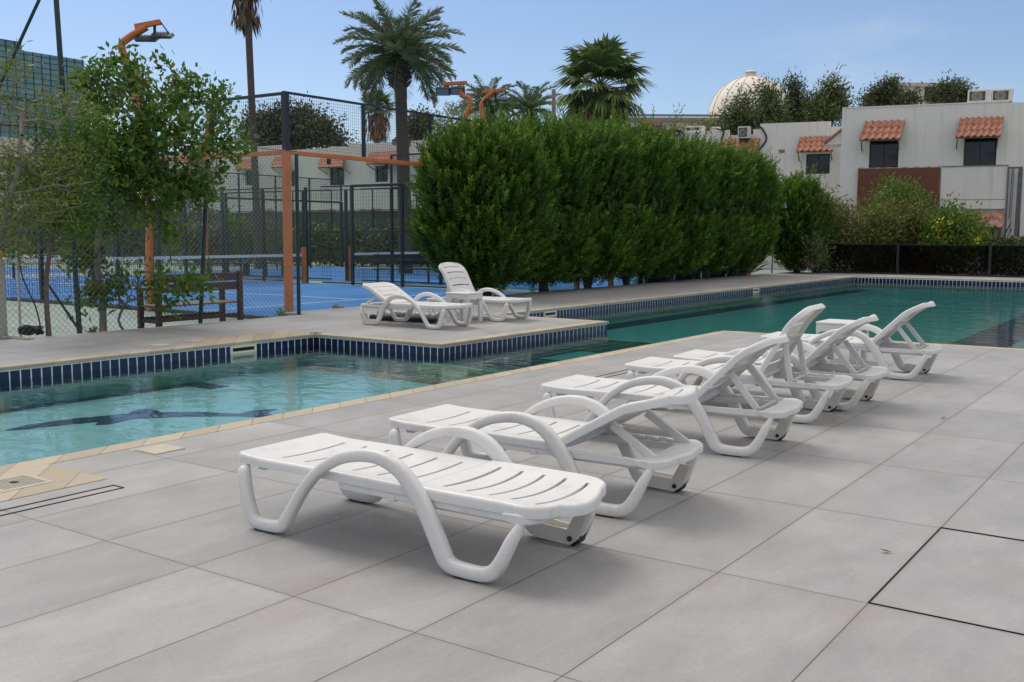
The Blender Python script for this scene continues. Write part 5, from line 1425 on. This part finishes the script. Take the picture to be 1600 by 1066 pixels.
back_tree("thin grey half bare tree behind the left floodlights", 705, 366, 75, [(700,185,22,28),(722,172,22,22),(690,205,20,20),(735,190,20,24)], 330, 7, (.20,.07), 'brown_leaf', 53, name="bare_tree", bare=.35, wood='bark', spread=.45, r0=.016)
EG = "eucalyptus trees behind the villas"
back_tree("eucalyptus crown in front of the left half of the dome", 1160, 300, 62, [(1150,185,22,22),(1165,160,16,18),(1140,200,20,16),(1170,195,18,22),(1125,210,14,12)], 200, 26, (.26,.085), 'olive', 61, "eucalyptus", group=EG, spread=.5)
back_tree("tall eucalyptus crown hiding the right half of the dome", 1205, 300, 60, [(1200,150,15,24),(1206,175,20,26),(1195,200,22,20),(1215,205,18,16)], 230, 26, (.26,.085), 'olive', 62, "eucalyptus", group=EG, spread=.5)
back_tree("pointed eucalyptus crown just right of the dome", 1245, 300, 62, [(1241,140,10,16),(1246,165,16,20),(1240,190,18,16),(1258,185,14,18)], 200, 26, (.26,.085), 'dark_leaf', 63, "eucalyptus", group=EG, spread=.45)
back_tree("wide eucalyptus crown beside the left corner of the main villa", 1298, 300, 60, [(1302,140,13,14),(1292,160,20,16),(1310,165,14,16),(1285,180,20,14),(1275,165,10,14)], 240, 26, (.26,.085), 'olive', 64, "eucalyptus", group=EG, spread=.5)
back_tree("loose dark eucalyptus above the middle of the villa roof", 1385, 300, 62, [(1388,142,13,14),(1370,155,16,10),(1400,155,12,10),(1355,160,8,6),(1425,155,9,9)], 190, 24, (.26,.085), 'dark_leaf', 65, "eucalyptus", group=EG, spread=.45)
back_tree("dark eucalyptus left of the two roof air conditioners", 1490, 300, 62, [(1478,142,12,12),(1500,142,10,12),(1490,153,18,9),(1462,152,10,8),(1508,150,8,8)], 170, 24, (.26,.085), 'dark_leaf', 66, "eucalyptus", group=EG, spread=.45)
back_tree("low scrub tree between the floodlight and the stepped parapet", 1095, 300, 66, [(1105,200,16,9),(1085,205,14,8),(1045,212,18,9),(1058,186,6,6),(1120,208,14,8)], 150, 16, (.24,.08), 'brown_leaf', 67, "scrub_tree", bare=.2, spread=.45)
# --- planting behind the pool fence
back_tree("brownish feathery bush at the left end of the dark pool fence", 1305, 420, 38.5, [(1300,340,26,32),(1320,350,24,26),(1290,370,24,30),(1315,385,26,22)], 240, 26, (.17,.05), 'brown_leaf', 71, "bush", "bush", wood='bark', spread=.4, tr=.05, r0=.007)
back_tree("large olive and brown bush in front of the red brown slats", 1395, 420, 38.5, [(1375,345,34,30),(1420,345,34,32),(1395,370,52,26),(1360,375,26,24),(1440,365,22,26)], 420, 28, (.17,.05), 'brown_leaf', 72, "bush", "bush", wood='bark', spread=.42, tr=.05, r0=.007)
back_tree("bright green bush crown in the middle of the slat panel", 1402, 420, 40, [(1405,308,24,20),(1385,318,18,16),(1428,325,22,20),(1400,335,34,18)], 240, 28, (.16,.06), 'bright_leaf', 73, "bush", "bush", wood='bark', spread=.4, tr=.05, r0=.007)
b_, ep = back_tree("green bush covered in yellow flowers in front of the tiled doorway", 1495, 420, 37.5, [(1490,345,28,18),(1470,360,24,20),(1510,365,28,20),(1490,378,40,20),(1478,400,20,14),(1535,372,12,12)], 330, 28, (.16,.07), 'ficus', 74, "flowering_bush", "flowering bush", wood='bark', spread=.36, tr=.05, r0=.007)
rg = np.random.default_rng(8); base = np.array(b_.location); sel = ep[rg.choice(len(ep), 34, replace=False)]
toC_ = unit(CAM[None]-sel); fp = sel+toC_*.35+np.array((0,0,.08)); P = np.repeat(fp, 14, 0)+rg.normal(size=(34*14,3))*.07
fast_mesh("flowers", leaf_quads(P-base, rg.normal(size=(len(P),3)), .09, .07, rg), 4, MT['flower_y'], b_)
b_, ep = back_tree("low dark bush with a few pink flowers at the fence corner", 1272, 420, 36.5, [(1272,390,12,20),(1262,400,12,18),(1280,405,10,14)], 90, 24, (.15,.05), 'olive', 75, "flowering_bush", "flowering bush", wood='bark', spread=.3, tr=.03, r0=.006)
base = np.array(b_.location); sel = ep[:7]; fp = sel+unit(CAM[None]-sel)*.3; P = np.repeat(fp, 10, 0)+rg.normal(size=(70,3))*.05
fast_mesh("flowers", leaf_quads(P-base, rg.normal(size=(70,3)), .08, .06, rg), 4, MT['flower_p'], b_)
# lime hedge at the right behind the fence
def low_hedge(name, label, x0, x1, y, z0, z1, mat, n, seed, th=.9, L=(.10,.045)):
    rng = np.random.default_rng(seed); base = np.array(((x0+x1)/2, y, -.3)); t = thing(name, label, "hedge", base)
    P = np.stack([rng.uniform(x0, x1, n), y+rng.uniform(-th/2, th/2, n), z1-(z1-z0)*rng.uniform(0, 1, n)**1.6], -1); P[:,2] += .08*np.sin(P[:,0]*2.3)
    A = rng.normal(size=(n,3))+np.array((0,-.2,.8))
    fast_mesh("foliage", leaf_quads(P-base, A, L[0]*rng.uniform(.7,1.3,n), L[1], rng), 4, mat, t); return t
p0 = at_depth(1556, 366, 38.5); low_hedge("lime_hedge", "low lime green hedge by the doorway at the right edge", p0[0], p0[0]+5, p0[1], -.3, float(at_depth(1570,380,38.5)[2]), MT['lime_leaf'], 9000, 4)
p0 = at_depth(1275, 366, 41.5); low_hedge("garden_hedge", "dark garden hedge seen dimly through the smoked pool fence", p0[0], p0[0]+9, p0[1], -.3, 1.2, MT['olive'], 9000, 5, L=(.16,.07))
# greenery seen through the courts
rg = np.random.default_rng(14)
def band(name, label, px0, px1, depth, z0, z1, mat, n, seed):
    a, b = at_depth(px0,366,depth), at_depth(px1,366,depth); rng = np.random.default_rng(seed); base = np.array(((a[0]+b[0])/2, (a[1]+b[1])/2, CZ)); t = thing(name, label, "hedge", base)
    f = rng.uniform(0,1,n); P = a[None]+(b-a)[None]*f[:,None]+rng.normal(size=(n,3))*.35; P[:,2] = z0+(z1-z0)*rng.uniform(0,1,n)**.8*(1+.14*np.sin(f*41)+.1*np.sin(f*97))
    fast_mesh("foliage", leaf_quads(P-base, rng.normal(size=(n,3)), .22*rng.uniform(.6,1.3,n), .10, rng), 4, mat, t)
band("court_hedge", "patchy green hedge growing in front of the windscreen behind the courts", 280, 700, 49.0, -.2, 1.7, MT['olive'], 9000, 2)
band("tall_hedge", "tall olive hedge behind the court at the left, through the trees", -120, 330, 52.0, -.2, 4.6, MT['olive'], 16000, 3)

# spiky plants at the hedge end
def agave(p, label, r, n, seed):
    rng = np.random.default_rng(seed); t = thing("spiky_plant", label, "spiky plant", p); V = []
    for k in range(n):
        a = k*2.4; e = rng.uniform(.35, 1.25); L = r*rng.uniform(.7, 1.1); d = np.array((math.cos(a)*math.cos(e), math.sin(a)*math.cos(e), math.sin(e))); s = np.array((-math.sin(a), math.cos(a), 0))*.035*r/.5
        m_ = d*L*.55; tip = d*L+np.array((0,0,-.12*L)); V += [np.zeros(3)-s*.6, m_-s, tip, m_+s]
    fast_mesh("blades", np.array(V), 4, MT['agave'], t); return t
agave(at_z(1186, 428, 0)+np.array((-.35,0,.0)), "grey green spiky plant at the foot of the shower pole", .95, 34, 3)
agave(at_z(1160, 431, 0)+np.array((-.5,0,.0)), "smaller spiky plant further left under the last hedge tree", .6, 22, 5)
# weeds along the deck edge
def weed(p, label, r, n, seed):
    rng = np.random.default_rng(seed); t = thing("weed", label, "weed", p); P = rng.normal(size=(n,3))*r*.5; P[:,2] = np.abs(P[:,2])
    fast_mesh("leaves", leaf_quads(P, rng.normal(size=(n,3))+np.array((0,0,.7)), .07, .028, rng), 4, MT['bright_leaf'], t)
weed(at_z(438, 493, -.03), "tuft of weeds at the foot of the orange corner post", .13, 60, 1)
weed(at_z(145, 522, -.03), "small weed between the tall green post and the pale tree trunk", .09, 40, 2)

# --- palms
def frond(rng, az, el, L, curl, seg=12):
    """rachis points of a feather frond"""
    P = [np.zeros(3)]; e = el
    for k in range(seg):
        d = np.array((math.cos(az)*math.cos(e), math.sin(az)*math.cos(e), math.sin(e))); P.append(P[-1]+d*L/seg); e -= curl/seg*(.5+1.2*k/seg)
    return np.array(P)
def date_palm(label, depth, pxc, pyc, Lf, nf, tr, seed, px_base=None, leaf=.42, group="date palms beyond the courts", el_lo=-.55):
    rng = np.random.default_rng(seed); c = at_depth(pxc, pyc, depth); bpx = px_base if px_base is not None else pxc
    b = ground_under(bpx, depth, -.4); t = thing("date_palm", label, "palm tree", b, 0, group); cc = c-b
    n = 16; pts = [np.array((cc[0]*f**1.3, cc[1]*f**1.3, cc[2]*f)) for f in np.linspace(0, 1, n)]
    MB().tube(pts, [tr*(1.15-.25*f) for f in np.linspace(0, 1, n)], 12).build("trunk", MT['palm_bark'], t, smooth=60)
    # stubs of cut fronds under the crown
    m = MB()
    for k in range(70):
        a = k*2.4; h = cc[2]-.25-1.15*k/70; q = np.array((cc[0], cc[1], h)); d = np.array((math.cos(a), math.sin(a), .9)); d /= np.linalg.norm(d); rr = tr*(1.0+.35*math.sin(k/70*math.pi))
        m.bar(q+np.array((math.cos(a),math.sin(a),0))*rr*.8, q+np.array((math.cos(a),math.sin(a),0))*rr*.9+d*.28, .12, .07, up=(0,0,1))
    m.build("frond_stubs", MT['palm_bark'], t)
    V = []; rm = MB()
    for k in range(nf):
        az = k*2.39996+rng.uniform(-.2,.2); f = k/nf; el = 1.35-(1.35-el_lo)*f**.85+rng.uniform(-.12,.12); L = Lf*rng.uniform(.8, 1.08); R = frond(rng, az, el, L, .75+.45*rng.uniform())+cc
        rm.tube(R[::2], [.035*(1-.8*i/(len(R[::2])-1)) for i in range(len(R[::2]))], 4, cap=False)
        u = np.linspace(.14, 1, 84); idx = u*(len(R)-1); i0 = np.minimum(idx.astype(int), len(R)-2); fr = (idx-i0)[:,None]; Q = R[i0]*(1-fr)+R[i0+1]*fr; T = unit(R[i0+1]-R[i0])
        side = unit(np.cross(T, np.array((0,0,1.0)))); nrm = np.cross(side, T)
        for sg in (-1, 1):
            A = unit(T*.75+side*sg*.75+nrm*(.30+.2*rng.normal(size=(len(u),1)))+rng.normal(size=(len(u),3))*.16); A[:,2] -= .16
            ln = leaf*(np.sin(np.clip(u*1.05,0,1)*math.pi)**.5*.75+.3)*rng.uniform(.85,1.1,len(u)); w = unit(np.cross(A, side*sg+nrm*.4))*.0155*(leaf/.42)
            q = np.empty((len(u),4,3)); q[:,0] = Q-w*.6; q[:,1] = Q+A*ln[:,None]*.5-w; q[:,2] = Q+A*ln[:,None]; q[:,3] = Q+A*ln[:,None]*.5+w; V.append(q.reshape(-1,3))
    rm.build("frond_stems", MT['agave'], t); fast_mesh("crown", np.concatenate(V), 4, MT['date'], t); return t
def fan_palm(label, depth, pxc, pyc, Rf, nf, tr, seed, skirt=0, skirt_r=.6, px_base=None, group="fan palms beyond the courts", el_lo=-.9):
    rng = np.random.default_rng(seed); c = at_depth(pxc, pyc, depth); bpx = px_base if px_base is not None else pxc
    b = ground_under(bpx, depth, -.4); t = thing("fan_palm", label, "palm tree", b, 0, group); cc = c-b; n = 14
    pts = [np.array((cc[0]*f, cc[1]*f, cc[2]*f)) for f in np.linspace(0, 1, n)]
    MB().tube(pts, [tr*(1.35-.35*min(1, f*3)) for f in np.linspace(0, 1, n)], 12).build("trunk", MT['palm_bark'], t, smooth=60)
    V = []; pm = MB()
    for k in range(nf):
        az = k*2.39996+rng.uniform(-.25,.25); f = k/nf; el = 1.22-(1.22-el_lo)*f+rng.uniform(-.12,.12); Lp = Rf*.50*rng.uniform(.8,1.1)
        d = np.array((math.cos(az)*math.cos(el), math.sin(az)*math.cos(el), math.sin(el))); s = np.array((-math.sin(az), math.cos(az), 0)); nn = np.cross(s, d)*-1
        q = cc+d*Lp; pm.tube([cc+d*.1, q], [.028, .016], 4, cap=False)
        nb = 30; rb = Rf*.58*rng.uniform(.85, 1.1)
        for j in range(nb):
            a = (j/(nb-1)-.5)*2*1.95; dd = d*math.cos(a)+s*math.sin(a); dd = dd/np.linalg.norm(dd); L = rb*(1-.20*abs(a)/1.95)*rng.uniform(.9,1.08)
            wv = np.cross(dd, nn); wv /= np.linalg.norm(wv)+1e-9; w = wv*(L*.062)
            m1 = q+dd*L*.58+nn*L*.07*math.cos(a); tip = q+dd*L+np.array((0,0,-L*rng.uniform(.10,.32)))
            V += [q, m1-w, tip, m1+w]
    pm.build("leaf_stalks", MT['agave'], t); fast_mesh("crown", np.array(V), 4, MT['fan'], t)
    if skirt:
        Vs = []
        for k in range(int(520)):
            a = rng.uniform(0, 6.28); h = cc[2]-.1-skirt*rng.uniform(0, 1)**1.1*.75; rr = tr+skirt_r*rng.uniform(.1, 1)*(1-.35*(cc[2]-h)/skirt); p = np.array((cc[0]+rr*math.cos(a), cc[1]+rr*math.sin(a), h))
            L = rng.uniform(.4, .9)*min(1, skirt); d = np.array((math.cos(a)*.12+rng.normal()*.12, math.sin(a)*.12+rng.normal()*.12, -1)); d /= np.linalg.norm(d); s = np.array((-math.sin(a), math.cos(a), rng.normal()*.2))*.06
            Vs += [p, p+d*L*.5-s, p+d*L, p+d*L*.5+s]
        fast_mesh("dead_skirt", np.array(Vs), 4, MT['skirt'], t)
    return t
date_palm("large date palm with a dense grey green crown left of the sky's centre", 40, 624, 84, 2.6, 60, .25, 7, px_base=634, leaf=.52, el_lo=-.68)
date_palm("smaller date palm behind the pair of orange floodlights", 58, 763, 168, 2.2, 34, .25, 8, leaf=.42, el_lo=-.2)
date_palm("smaller thin date palm between the floodlights and the fan palm", 58, 828, 172, 2.1, 26, .22, 9, leaf=.42, el_lo=-.1)
fan_palm("big fan palm with drooping olive fronds standing above the hedge", 44, 938, 134, 2.35, 38, .30, 12, skirt=1.9, skirt_r=1.15, el_lo=-1.0)
fan_palm("small fan palm with a thick brown skirt, left of the date palm trunk", 72, 590, 168, 1.45, 30, .22, 13, skirt=2.5, skirt_r=.75, el_lo=-.5)
fan_palm("very tall slim fan palm whose shaggy skirt hangs in at the top edge", 45, 383, -72, 2.0, 34, .155, 14, skirt=3.7, skirt_r=.62, px_base=404, el_lo=-.9)
# old wooden pole by the big fan palm
b = ground_under(868, 38, -.3); tp = at_depth(865, 140, 38)
t = thing("wooden_pole", "thin bare wooden pole left of the big fan palm", "pole", b)
MB().tube([(0,0,0), tp-b], [.09,.075], 8).build("pole", MT['concrete'], t, smooth=50)
# fallen leaves on the deck
def litter(px, py, label):
    p = at_z(px, py, .001); t = thing("dry_leaf", label, "leaf", p, RNG.uniform(0, 6)); 
    m = MB(); m.add([(-.03,0,0),(0,-.011,.006),(.03,0,.012),(0,.011,.008),(0,0,.002)], [(0,1,4),(1,2,4),(2,3,4),(3,0,4)]); m.build("leaf", MT['skirt'], t)
litter(1474, 654, "single curled dry leaf lying on the near deck at right")
litter(1018, 745, "tiny dry leaf on the deck beside the second lounger's leg")
litter(1384, 862, "tiny dark leaf on the tile at lower right")
